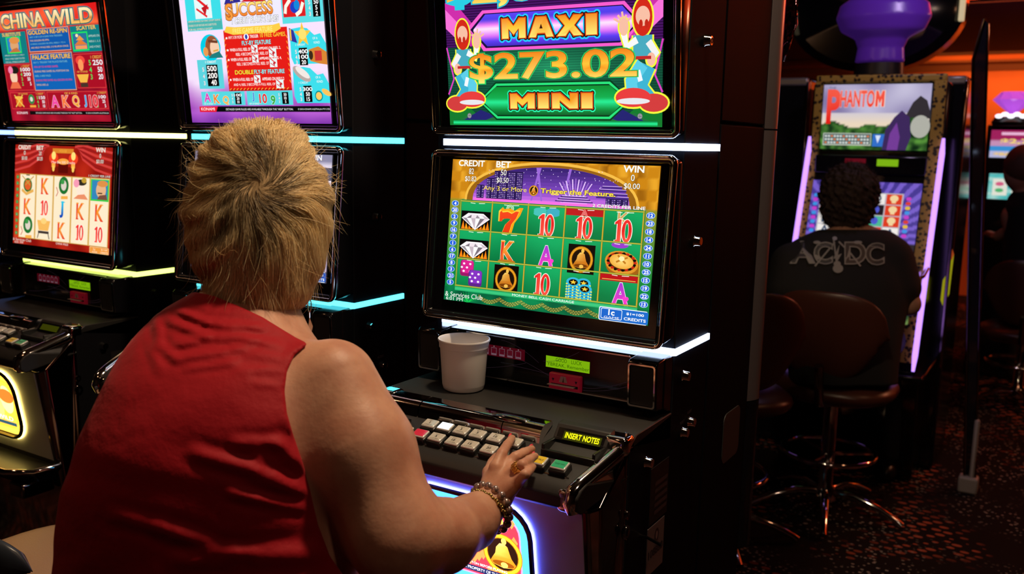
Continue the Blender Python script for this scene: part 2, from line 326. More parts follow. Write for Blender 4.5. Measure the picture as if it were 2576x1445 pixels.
# ---- lower screen: Money Bell
def art_bell(c):
    c.hole = (10, 150, 85)
    def back(x, y):
        if y > .72:
            g = mixc((150, 92, 12), (226, 160, 40), .5 + .5 * math.sin(x * 30 + 6 * y)) if (int(x * 14) + int(y * 14)) % 2 else (196, 128, 20)
            return g
        g = mixc((8, 128, 60), (150, 140, 40), (y - .2) / .55) if (x < .09 or x > 1.5) else mixc((6, 95, 45), (14, 150, 80), y + .3)
        return g
    c.bg(back, 0, 0, 1.58, 1, 90, 56)
    # arch with the purple night skyline
    P = [(.79 + .6 * math.cos(t), .72 + .245 * math.sin(t) ** .8) for t in [PI * k / 28 for k in range(29)]]
    P2 = [(.79 + .66 * math.cos(t), .705 + .285 * math.sin(t) ** .8) for t in [PI * k / 28 for k in range(29)]]
    c.poly(P2, (150, 96, 20)); c.line(P2, .018, (240, 185, 70)); sky = grad([(.72, (225, 120, 235)), (.8, (125, 70, 190)), (.96, (50, 30, 105))])
    c.bg(lambda x, y: sky(x, .72 + (y) * 1), 0, 0, .001, .001, 1, 1); c.poly(P, (92, 55, 160))
    n = 40
    for j in range(10):                       # sky bands cut to the arch
        y0 = .72 + .024 * j; y1 = y0 + .0242
        f = lambda yy: .6 * math.sqrt(max(0, 1 - (min(1, (yy - .72) / .245)) ** 2.5)); c.poly([(.79 - f(y0), y0), (.79 + f(y0), y0), (.79 + f(y1), y1), (.79 - f(y1), y1)], sky(0, y0 + .01))
    rr = random.Random(3)
    for k in range(60):
        x = .3 + rr.random() * 1.0; y = .84 + rr.random() * .11; c.ell(x, y, .003, .003, (235, 215, 255), n=5)
    for x0, y0, ww, h in ((.22, .73, .06, .1), (.3, .73, .06, .15), (.36, .73, .23, .2), (1.22, .73, .08, .07), (1.3, .73, .08, .05)):
        c.rect(x0, y0, x0 + ww, y0 + h, (40, 25, 80))
        for a in range(int(ww / .014)):
            for b in range(int(h / .012)):
                if (a * 7 + b * 5) % 5 != 4: c.rect(x0 + .003 + a * .014, y0 + .003 + b * .012, x0 + .012 + a * .014, y0 + .0075 + b * .012, (195, 165, 240) if (a + b) % 3 else (130, 95, 200))
    for x, t in ((.66, .05), (.74, -.05), (.9, .04)): c.poly([(x, .74), (x + .012, .74), (x + t + .02, .96), (x + t, .96)], (150, 100, 210))
    for k in range(-5, 6):                    # crown tower
        c.poly([(.99 + k * .012, .78), (.99 + k * .012 + .01, .78), (.99 + k * .024 + .008, .9 - abs(k) * .006), (.99 + k * .024, .9 - abs(k) * .006)], (225, 190, 245) if k % 2 else (150, 100, 200))
    for yy, ww in ((.775, .1), (.76, .12), (.745, .14), (.73, .11)): c.rect(.99 - ww, yy, .99 + ww, yy + .007, (60, 35, 110)); c.rect(.99 - ww * .9, yy + .007, .99 + ww * .9, yy + .011, (230, 190, 250))
    for yy, a, b in ((.845, 1.19, 1.33), (.825, 1.17, 1.36), (.8, 1.2, 1.37), (.78, 1.15, 1.38)): c.rect(a, yy, b, yy + .013, (70, 40, 130)); c.rect(a, yy + .013, b, yy + .016, (235, 200, 255))
    c.rect(.2, .715, 1.4, .738, (240, 110, 220))
    yel = (250, 222, 70); o = [(0.06, (40, 20, 60))]
    c.text('Any 3 or More', .275, .785, .625, .825, yel, o, 0.025); c.text('Trigger the Feature.', .735, .785, 1.285, .825, yel, o, 0.025); sym_bell(c, .68, .807, .036, box=False)
    c.text('2 CREDITS PER LINE', 1.13, .722, 1.5, .742, (250, 250, 250), [(0.05, (30, 20, 20))], 0.02)
    # reels
    cx = [.094, .36, .65, .935, 1.218, 1.494]; ry = [.71, .508, .306, .112]
    c.rect(.085, .09, 1.503, .72, (14, 130, 70))
    for i in range(5):
        for j in range(3): c.bg(lambda x, y, i=i, j=j: mixc((8, 118, 62), (22, 168, 96), (y - ry[j + 1]) / .2 + .15 * math.sin(x * 9)), cx[i] + .006, ry[j + 1] + .006, cx[i + 1] - .006, ry[j] - .006, 6, 5, 1)
    mid = [(cx[i] + cx[i + 1]) / 2 for i in range(5)]
    for i, (g, yy) in enumerate((('', 0), ('8', .685), ('', .68), ('A', .68), ('K', .66))):
        if g: c.text(g, mid[i] - .09, .62, mid[i] + .09, .7, (150, 205, 150) if i == 1 else ((215, 90, 80) if i == 3 else (210, 160, 90)), [(.03, (200, 230, 190))])
    c.rect(cx[3] + .006, .66, cx[4] - .006, .704, (185, 25, 30)); c.text('A', mid[3] - .08, .655, mid[3] + .08, .7, (225, 80, 80), [(.03, (240, 170, 160))])
    for k in range(3): c.ell(mid[2] - .05, .68 - k * .012, .05, .016, (70, 190, 180)); c.ell(mid[2] + .05, .68 - k * .012, .05, .016, (60, 170, 190))
    sym_diamond(c, mid[0], .578, .245, .13); sym_diamond(c, mid[0], .378, .245, .13)
    sym_seven(c, mid[1], .585, .16)
    for i in (2, 3, 4): sym_ten(c, mid[i], .582, .145)
    sym_k(c, mid[1], .385, .13); sym_a(c, mid[2] + .02, .375, .13); c.ell(mid[1], .315, .07, .012, (190, 120, 30))
    sym_bell(c, mid[3], .375, .088); sym_wheel(c, mid[4] + .01, .38, .118)
    c.ell(mid[4] - .01, .49, .06, .02, (150, 60, 200)); sym_dice(c, mid[0] - .01, .205, .22); sym_bell(c, mid[1] + .005, .19, .088)
    sym_ten(c, mid[2], .185, .145); sym_chips(c, mid[3], .205, .2)
    c.rect(cx[4] + .006, .258, cx[5] - .006, .3, (185, 20, 25)); c.line([(cx[4] + .02, .268), (cx[5] - .02, .268)], .004, (235, 200, 90)); sym_a(c, mid[4] + .02, .18, .13)
    gold = (205, 170, 50)
    for x in cx: c.line([(x, .1), (x, .72)], .013, (90, 110, 30)); c.line([(x - .001, .1), (x - .001, .72)], .008, gold if x > .2 else (150, 175, 60))
    for y in ry: c.line([(.09, y), (1.498, y)], .011, (90, 120, 30)); c.line([(.09, y), (1.498, y)], .006, (195, 190, 70))
    for i in range(5):
        for y in (.7, .498, .297): c.line([(mid[i] - .05, y), (mid[i] - .01, y - .003)], .004, (240, 245, 230)); c.line([(mid[i] + .02, y - .002), (mid[i] + .07, y)], .004, (240, 245, 230))
    def pips(x, lst, y0, y1):
        for k, t in enumerate(lst):
            y = y0 + (y1 - y0) * k / (len(lst) - 1); c.ell(x, y, .03, .0205, (180, 215, 250)); c.ell(x, y, .026, .017, (35, 95, 215)); wd = .011 * len(t); c.text(t, x - wd, y - .011, x + wd, y + .011, (255, 255, 255), off=.03)
    pips(.045, '4 20 2 9 16 7 1 6 17 8 3 21 5'.split(), .69, .128); pips(1.54, '12 23 18 14 24 11 10 25 15 19 22 13'.split(), .69, .13)
    # foot of the screen
    c.bg(lambda x, y: mixc((3, 70, 45), (14, 160, 90), .4 + .6 * nz(x, y, 9)), 0, 0, 1.58, .1, 60, 5, 1)
    c.bg(lambda x, y: mixc((10, 150, 85), (80, 215, 140), 1 - abs(y - .09) * 60), .09, .075, 1.5, .106, 20, 3, 1)
    for k in range(6):                        # beaded gold swags
        x0 = .3 + k * .17
        for r_ in range(3):
            for t in range(18):
                a = t / 17; c.ell(x0 + a * .17, .06 - .028 * math.sin(PI * a) - r_ * .01 , .004, .0042, (225, 190, 70) if (t + r_) % 2 else (150, 115, 30), n=5)
    for bx in (.2, 1.42):
        for k in range(16): a = PI * (k + .5) / 16; c.poly([(bx, .0), (bx + .01, .0), (bx + .14 * math.cos(a), .08 * math.sin(a))], (20, 130 + 6 * (k % 5) * 4, 80))
    c.text('& Services Club', .01, .028, .33, .062, (235, 245, 235)); c.text('6:01 PM', .03, -.0, .18, .025, (240, 245, 240)) if 0 else c.text('6:01 PM', .02, .002, .165, .026, (240, 245, 240))
    c.text('MONEY BELL CASH CARRIAGE', .57, .083, 1.05, .1, (250, 250, 250), [(.05, (10, 60, 30))], .02)
    c.rrect(1.235, .0, 1.575, .088, .012, (240, 245, 250)); c.rrect(1.241, .004, 1.58, .083, .01, (25, 105, 200)); c.rrect(1.25, .012, 1.4, .08, .01, (235, 245, 255)); c.rrect(1.254, .016, 1.396, .076, .008, (25, 100, 200))
    c.text('1c', 1.29, .038, 1.36, .073, (255, 255, 255), off=.03); c.text('GAME', 1.27, .018, 1.385, .03, (255, 255, 255), off=.02); c.text('$1=100', 1.43, .05, 1.55, .068, (255, 255, 255), off=.02); c.text('CREDITS', 1.415, .018, 1.565, .036, (255, 255, 255), off=.02)
    meters(c, ('82', '$0.82'), ('50', '$0.50'), 0)

# ---- upper screen: MAXI / MINI jackpot meters
def helper_figure(c, x, y, h, f):
    """plain generic waving figure: flat coloured shapes, no face"""
    X = lambda a: x + f * a * h
    sk = (240, 185, 160)
    segs = [([(-.06, .34), (.02, .16), (-.08, .02)], .15), ([(.0, .36), (.12, .2), (.1, .06)], .13), ([(0, .62), (0, .4)], .2), ([(.06, .58), (.17, .52), (.2, .64)], .07), ([(-.06, .56), (-.14, .45), (-.08, .4)], .07)]
    for g, flat in ((.018, (235, 240, 60)), (0, None)):
        for k, (ps, wd) in enumerate(segs): c.line([(X(a), y + b * h) for a, b in ps], (wd + 2 * g) * h, flat or [(60, 175, 205), (90, 200, 225), (70, 165, 185), (240, 240, 240), (235, 235, 235)][k])
        c.ell(X(0), y + .78 * h, (.1 + g) * h, (.17 + g) * h, flat or (205, 40, 25)); c.ell(X(.2), y + .7 * h, (.05 + g) * h, (.08 + g) * h, flat or sk); c.ell(X(-.09), y + .4 * h, (.045 + g) * h, (.06 + g) * h, flat or sk)
        c.ell(X(-.12), y - .0 * h, (.15 + g) * h, (.085 + g) * h, flat or (205, 60, 60)); c.ell(X(.1), y + .05 * h, (.19 + g) * h, (.09 + g) * h, flat or (225, 60, 60))
    c.ell(X(0), y + .79 * h, .075 * h, .09 * h, sk); c.ell(X(.1), y + .015 * h, .18 * h, .03 * h, (225, 225, 230)); c.rect(min(X(-.09), X(.1)), y + .4 * h, max(X(-.09), X(.1)), y + .43 * h, (190, 40, 40)); c.line([(X(.02), y + .2 * h), (X(.05), y + .3 * h)], .05 * h, (235, 240, 245))
    for k in range(5): c.line([(X(.2), y + .72 * h), (X(.13 + .045 * k), y + (.78 + .03 * (2 - abs(k - 2))) * h)], .022 * h, sk)
    for k in range(2): c.ell(X(-.04 + .06 * k), y + .72 * h, .02 * h, .04 * h, (190, 40, 25))
BLOCK = {'M': [(0, 0), (0, 1), (.26, 1), (.5, .62), (.74, 1), (1, 1), (1, 0), (.72, 0), (.72, .5), (.5, .18), (.28, .5), (.28, 0)], 'A': [(0, 0), (.3, 1), (.7, 1), (1, 0), (.72, 0), (.66, .2), (.34, .2), (.28, 0)],
         'X': [(0, 0), (.32, .5), (0, 1), (.34, 1), (.5, .72), (.66, 1), (1, 1), (.68, .5), (1, 0), (.66, 0), (.5, .28), (.34, 0)], 'I': [(0, 0), (0, 1), (1, 1), (1, 0)], 'N': [(0, 0), (0, 1), (.32, 1), (.7, .45), (.7, 1), (1, 1), (1, 0), (.68, 0), (.3, .55), (.3, 0)]}
def block_word(c, t, x0, y0, x1, y1, col, outs):
    ws = [.42 if ch == 'I' else 1 for ch in t]; gap = .14; sc = (x1 - x0) / (sum(ws) + gap * (len(t) - 1)); L = []; x = x0
    for ch, w_ in zip(t, ws): L.append((ch, [(x + p[0] * w_ * sc, y0 + p[1] * (y1 - y0)) for p in BLOCK[ch]], x + w_ * sc / 2)); x += (w_ + gap) * sc
    for wd, oc in outs:
        for ch, P_, _ in L:
            c.line(P_, wd, oc, True)
            for p in P_: c.ell(p[0], p[1], wd / 2, wd / 2, oc, n=10)
    for ch, P_, mx in L:
        c.poly(P_, col)
        if ch == 'A': c.poly([(mx - .012, y0 + .42 * (y1 - y0)), (mx, y0 + .66 * (y1 - y0)), (mx + .012, y0 + .42 * (y1 - y0))], (60, 20, 10))
def art_maxi(c):
    def back(x, y):
        if y < .5:
            t = .5 + .5 * math.sin(y * 420); g = mixc((4, 30, 25), (40, 165, 110), .18 + t * .25 + .5 * max(0, 1 - abs(y - .36) * 6) * max(0, 1 - abs(x - .8) * 1.5))
            return g
        return mixc((35, 5, 50), (80, 25, 110), .5 + .5 * math.sin(y * 400))
    c.bg(back, 0, 0, 1.58, 1, 50, 190)
    for sx in (0, 1):
        X = (lambda a: a) if sx == 0 else (lambda a: 1.58 - a)
        c.poly([(X(0), .78), (X(.08), .78), (X(.3), .56), (X(.2), .5), (X(0), .66)], (200, 45, 165)); c.poly([(X(0), .74), (X(.16), .6), (X(.1), .54), (X(0), .62)], (240, 110, 210))
        c.line([(X(.0), .5), (X(.05), .3), (X(0), .2)], .012, (215, 60, 190)); c.poly([(X(0), 0), (X(.3), 0), (X(.3), .02), (X(.12), .15), (X(0), .16)], (20, 120, 45))
    c.poly([(.01, .0), (1.57, 0), (1.4, .08), (1.2, .045), (.4, .045), (.18, .08)], (35, 110, 60)); c.bg(grad([(0, (10, 110, 40)), (.018, (40, 240, 150)), (.036, (10, 100, 40))]), .03, 0, 1.55, .036, 4, 6, 1)
    c.poly([(.12, .035), (.3, .035), (.38, .06), (.26, .1)], (35, 35, 110)); c.poly([(1.46, .035), (1.28, .035), (1.2, .06), (1.32, .1)], (35, 35, 110))
    # MAXI band
    c.poly([(.18, .62), (.3, .72), (1.33, .72), (1.45, .6), (1.31, .47), (.3, .47)], (240, 90, 200)); c.poly([(.2, .605), (.31, .7), (1.32, .7), (1.43, .6), (1.3, .488), (.32, .488)], (25, 15, 60))
    mg = [(.5, (70, 45, 190)), (.53, (90, 60, 235)), (.56, (215, 110, 240)), (.605, (255, 225, 255)), (.63, (235, 120, 235)), (.66, (80, 60, 225)), (.7, (90, 70, 240))]; g = grad(mg)
    for j in range(20):
        y0 = .498 + j * .0098; y1 = y0 + .0099; f = lambda y: (.22 + .11 * abs(y - .6) / .1, 1.41 - .1 * abs(y - .6) / .1); a, b = f(y0); a2, b2 = f(y1)
        c.raw([(a, y0), (b, y0), (b2, y1), (a2, y1)], [(0, 1, 2, 3)], g)
    gold = lambda a, b: grad([(a, (250, 235, 120)), (a + (b - a) * .45, (240, 150, 30)), (a + (b - a) * .5, (255, 200, 60)), (b, (235, 130, 30))])
    block_word(c, 'MAXI', .45, .54, 1.145, .66, gold(.535, .665), [(.05, (35, 200, 245)), (.03, (20, 10, 20)), (.016, (200, 60, 20))])
    c.text('$2,640.65', .03, .745, 1.55, .93, gold(.745, .93), [(.06, (40, 200, 220)), (.035, (110, 50, 10))], .03)
    # MINI band
    for k, (e, col) in enumerate(((.03, (5, 60, 30)), (.02, (40, 220, 120)), (.006, (5, 50, 25)))): c.poly([(.27 - e, .155), (.4 - e * .5, .245 + e), (1.22 + e * .5, .245 + e), (1.35 + e, .155), (1.22 + e * .5, .065 - e), (.4 - e * .5, .065 - e)], col)
    g2 = grad([(.066, (10, 90, 40)), (.1, (15, 140, 60)), (.15, (40, 235, 150)), (.17, (20, 170, 80)), (.24, (15, 140, 50))])
    for j in range(18):
        y0 = .067 + j * .0098; y1 = y0 + .0099; f = lambda y: (.28 + .11 * abs(y - .155) / .09, 1.34 - .11 * abs(y - .155) / .09); a, b = f(y0); a2, b2 = f(y1); c.raw([(a, y0), (b, y0), (b2, y1), (a2, y1)], [(0, 1, 2, 3)], g2)
    block_word(c, 'MINI', .50, .108, 1.11, .2, gold(.103, .205), [(.046, (40, 240, 170)), (.03, (15, 25, 15)), (.016, (200, 60, 20))])
    helper_figure(c, .135, .14, .56, 1); helper_figure(c, 1.45, .14, .62, -1)
    c.text('$273.02', .19, .272, 1.405, .45, gold(.272, .45), [(.05, (40, 210, 100)), (.032, (120, 55, 10))], .022)
    for x in (.166, 1.434): c.ell(x, .062, .017, .017, (200, 200, 205), (110, 110, 120)); c.line([(x - .01, .062), (x + .01, .062)], .003, (40, 40, 45)); c.line([(x, .052), (x, .072)], .003, (40, 40, 45))

# ---- upper screen: Flying To Success paytable
def plane_icon(c, x, y, s):
    c.rect(x - .5 * s, y - .4 * s, x + .5 * s, y + .4 * s, (225, 240, 240)); c.poly([(x - .45 * s, y + .38 * s), (x - .3 * s, y + .4 * s), (x + .35 * s, y), (x + .3 * s, y - .1 * s)], (225, 35, 40)); c.poly([(x - .1 * s, y), (x + .3 * s, y + .12 * s), (x + .1 * s, y - .3 * s)], (190, 25, 35)); c.line([(x - .4 * s, y - .02 * s), (x + .2 * s, y - .34 * s)], .08 * s, (225, 40, 45))
def pays(c, x, y, rows, w_=.07, h=.05, side=True):
    n = len(rows); c.rect(x, y - n * h, x + w_, y + .01, (8, 8, 8))
    for k, (a, b) in enumerate(rows):
        yy = y - (k + 1) * h + .008; wd = .018 * len(b); c.text(b, x + w_ / 2 - wd * .9, yy, x + w_ / 2 + wd * .9, yy + h * .75, (250, 250, 250), off=.02)
        if a: c.text(a, x - .04, yy, x - .022, yy + h * .7, (250, 215, 215), off=.02)
def art_flying(c):
    c.bg(lambda x, y: mixc((150, 60, 175), (235, 215, 240), (y - .1) / .25 + .5 * nz(x, y, 3)) if y > .1 else mixc((120, 50, 160), (175, 90, 200), y * 10 + .5 * nz(x, y, 4)), 0, 0, 1.58, 1, 40, 26)
    cy = lambda x, y: mixc((0, 190, 225), (110, 225, 235), (y * 3) % 1)
    c.rect(.07, .71, .49, 1, (60, 215, 225)); c.rect(.075, .715, .485, .79, (70, 175, 170)); plane_icon(c, .28, .88, .2)
    for k, t in enumerate(('APPEARS ON REELS 2 & 4 ONLY, EXCEPT DURING', 'DOUBLE FLY-BY FEATURE AND SUBSTITUTES', 'FOR ALL SYMBOLS EXCEPT')): c.text(t, .085, .775 - k * .03, .47 - .05 * k, .79 - k * .03, (240, 215, 190))
    c.poly([(.5, .99), (1.15, .99), (1.13, .7), (.52, .7)], (232, 228, 248)); c.poly([(.53, .89), (.6, 1.0), (.68, 1), (.72, .9)], (45, 40, 140)); c.poly([(.72, .9), (.9, .96), (1.05, 1), (1.08, .94), (.98, .89)], (200, 30, 40))
    for k in range(5): star(c, .62 + .1 * k, .93 + .02 * (k % 2) + .01 * k, .028, (240, 200, 90))
    c.text('SUCCESS', .54, .8, 1.06, .89, grad([(.8, (235, 120, 40)), (.89, (255, 225, 120))]), [(.05, (150, 80, 30))], .02, .0); c.text('S', .535, .775, .62, .89, (240, 150, 60), [(.05, (150, 80, 30))], .02)
    c.text('1 CREDIT PLAYS 2 LINES', .6, .745, 1.11, .785, (250, 250, 250), [(.06, (60, 60, 80))], .02, .15)
    c.rrect(.5, .68, 1.18, .74, .01, (0, 190, 215)) if 0 else None
    c.rect(.49, .25, 1.195, .7, (222, 28, 22)); c.line([(.49, .25), (1.195, .25)], .012, (170, 15, 15))
    for k in range(17): c.line([(.5 + .04 * k, .252), (.52 + .04 * k, .265)], .005, (250, 190, 60)); 
    for k in range(9): c.line([(.492, .3 + .04 * k), (.505, .32 + .04 * k)], .005, (250, 190, 60)); c.line([(1.19, .3 + .04 * k), (1.178, .32 + .04 * k)], .005, (250, 190, 60))
    c.poly([(.53, .73), (.5, .69), (.6, .665), (1.06, .665), (1.13, .69), (1.12, .73), (1.05, .72), (.62, .72)], (245, 200, 70)); c.text('FREE GAME FEATURE', .6, .675, 1.04, .71, (255, 240, 140), [(.06, (150, 95, 10))], .02)
    W = (250, 245, 240); Y = (250, 225, 60); C_ = (130, 235, 240)
    def ln(y, parts):
        for t, x0, x1, col in parts:
            if t == '#': plane_icon(c, (x0 + x1) / 2, y + .012, x1 - x0)
            else: c.text(t, x0, y, x1, y + (.03 if col != W else .022), col, [(.05, (120, 15, 15))] if col != W else None, .02 if col != W else .012)
    ln(.635, [('ANY 3 OR MORE', .54, .7, W), ('TRIGGER', .785, .88, W), ('10 FREE GAMES', .9, 1.17, Y)]); c.ell(.745, .645, .03, .022, (240, 240, 240)); c.ell(.745, .645, .014, .018, (40, 60, 170))
    ln(.585, [('FLY-BY FEATURE', .69, 1.01, C_)]); ln(.543, [('WHEN A FULL REEL OF', .545, .78, W), ('#', .79, .86, W), ('APPEARS ON REEL 2,', .87, 1.11, W)]); ln(.508, [('REEL 4 BECOMES A FULL REEL OF', .61, .97, W), ('#', .98, 1.06, W)])
    ln(.47, [('WHEN A FULL REEL OF', .545, .78, W), ('#', .79, .86, W), ('APPEARS ON REEL 4,', .87, 1.11, W)]); ln(.435, [('REEL 2 BECOMES A FULL REEL OF', .61, .97, W), ('#', .98, 1.06, W)])
    ln(.37, [('DOUBLE', .58, .79, Y), ('FLY-BY FEATURE', .8, 1.13, C_)]); ln(.32, [('WHEN A FULL REEL OF', .545, .78, W), ('#', .79, .86, W), ('APPEARS ON REELS 2', .88, 1.12, W)]); ln(.28, [('AND 4, REEL 3 BECOMES A FULL REEL OF', .55, 1.02, W), ('#', 1.03, 1.11, W)])
    for y in (.643, .553, .48, .33): c.ell(.52, y, .01, .008, W)
    # left column
    c.rect(.14, .265, .44, .49, (90, 205, 215)); c.ell(.32, .58, .12, .1, (0, 200, 225)); c.ell(.34, .585, .08, .085, (150, 85, 50)); c.ell(.37, .575, .055, .065, (240, 200, 170)); c.ell(.26, .55, .03, .035, (225, 150, 80)); c.poly([(.28, .5), (.46, .5), (.42, .55), (.33, .53)], (30, 120, 120)); c.line([(.35, .552), (.41, .56)], .012, (215, 160, 60)); c.line([(.3, .63), (.41, .62)], .02, (110, 60, 40))
    c.text('1 CREDIT', .24, .463, .37, .48, W, off=.01)
    c.rect(.245, .285, .38, .45, (6, 6, 6))
    for k, (a, b) in enumerate((('5', '500'), ('4', '200'), ('3', '40'))): c.text(b, .255 + (.02 if k == 2 else 0), .4 - k * .053, .365, .44 - k * .053, W, off=.02); c.text(a, .195, .4 - k * .053, .215, .43 - k * .053, (250, 215, 215), off=.02)
    # right column
    c.rect(1.155, .72, 1.58, 1, (90, 215, 222)); c.rect(1.17, .765, 1.4, .9, (215, 30, 35)); c.ell(1.29, .83, .045, .04, (30, 60, 190)); c.ell(1.315, .845, .03, .035, (20, 130, 210)); c.line([(1.19, .79), (1.2, .84), (1.25, .885)], .03, (245, 240, 225)); c.line([(1.3, .775), (1.35, .8), (1.38, .86)], .03, (245, 240, 225))
    pays(c, 1.475, .875, (('5', '50'), ('4', '5'), ('3', '2')), .075, .04)
    def blob(y0, y1):
        c.poly([(1.215, y0 + .05), (1.24, y0), (1.58, y0), (1.58, y1 - .12), (1.53, y1 - .05), (1.47, y1 - .06), (1.4, y1 - .01), (1.33, y1), (1.22, y1 - .01)], (60, 215, 228))
    blob(.43, .69); blob(.15, .41)
    star(c, 1.35, .635, .09, (245, 195, 60)); c.ell(1.35, .64, .04, .038, (255, 220, 110)); c.poly([(1.215, .6), (1.215, .69), (1.26, .67), (1.29, .58)], (50, 50, 150)); c.rect(1.22, .6, 1.235, .68, (245, 190, 60))
    pays(c, 1.3, .535, (('5', '400'), ('4', '100'), ('3', '20')), .085, .038); c.poly([(1.41, .45), (1.4, .53), (1.5, .55), (1.58, .51), (1.58, .42), (1.5, .43)], (210, 130, 50)); c.rect(1.46, .45, 1.53, .52, (200, 50, 50)); c.ell(1.42, .49, .022, .032, (60, 40, 25))
    c.ell(1.31, .36, .1, .038, (180, 165, 160), rot=-.5); c.ell(1.32, .37, .08, .025, (235, 225, 220), rot=-.5)
    pays(c, 1.315, .265, (('5', '300'), ('4', '50'), ('3', '15')), .085, .036); c.ell(1.47, .2, .04, .038, (0, 140, 140)); c.ell(1.47, .2, .03, .028, (245, 200, 100)); c.ell(1.55, .225, .05, .02, (245, 190, 90), rot=-.4)
    for y in (.6, .325):
        c.text('OF A', 1.45, y, 1.5, y + .016, W); c.text('KIND', 1.46, y - .03, 1.52, y - .014, W)
    for y in (.56, .29): c.text('1 CREDIT', 1.27, y, 1.37, y + .014, W)
    for x0, x1, ls, ps in ((.15, .665, (('A', (215, 60, 185)), ('K', (235, 130, 40)), ('Q', (240, 170, 50))), ('100', '20', '10')), (.69, 1.195, (('J', (30, 130, 210)), ('10', (220, 40, 45)), ('9', (40, 170, 60))), ('50', '10', '5'))):
        c.rect(x0, .137, x1, .243, (85, 210, 218))
        for k, (t, col) in enumerate(ls): c.text(t, x0 + .03 + .11 * k, .165 - .012 * k, x0 + .11 + .11 * k, .23 - .012 * k, col, [(.05, W)], .03)
        pays(c, x1 - .115, .222, tuple(zip(('5', '4', '3'), ps)), .07, .026); c.text('OF A KIND', x0 + .02, .142, x0 + .13, .154, W)
    c.rect(.11, .086, 1.575, .128, (8, 8, 10)); c.poly([(.11, .084), (.31, .084), (.335, .128), (.11, .128)], (225, 25, 45)); c.text('KONAMI', .13, .096, .295, .119, (255, 255, 255), off=.02)
    c.text('DETAILED GAME RULES ARE AVAILABLE THROUGH THE "HELP" BUTTON.', .43, .098, 1.19, .113, (240, 240, 240), off=.01); c.text('\u00a9 2010 KONAMI AUSTRALIA PTY LTD', 1.24, .1, 1.57, .112, (235, 235, 235))

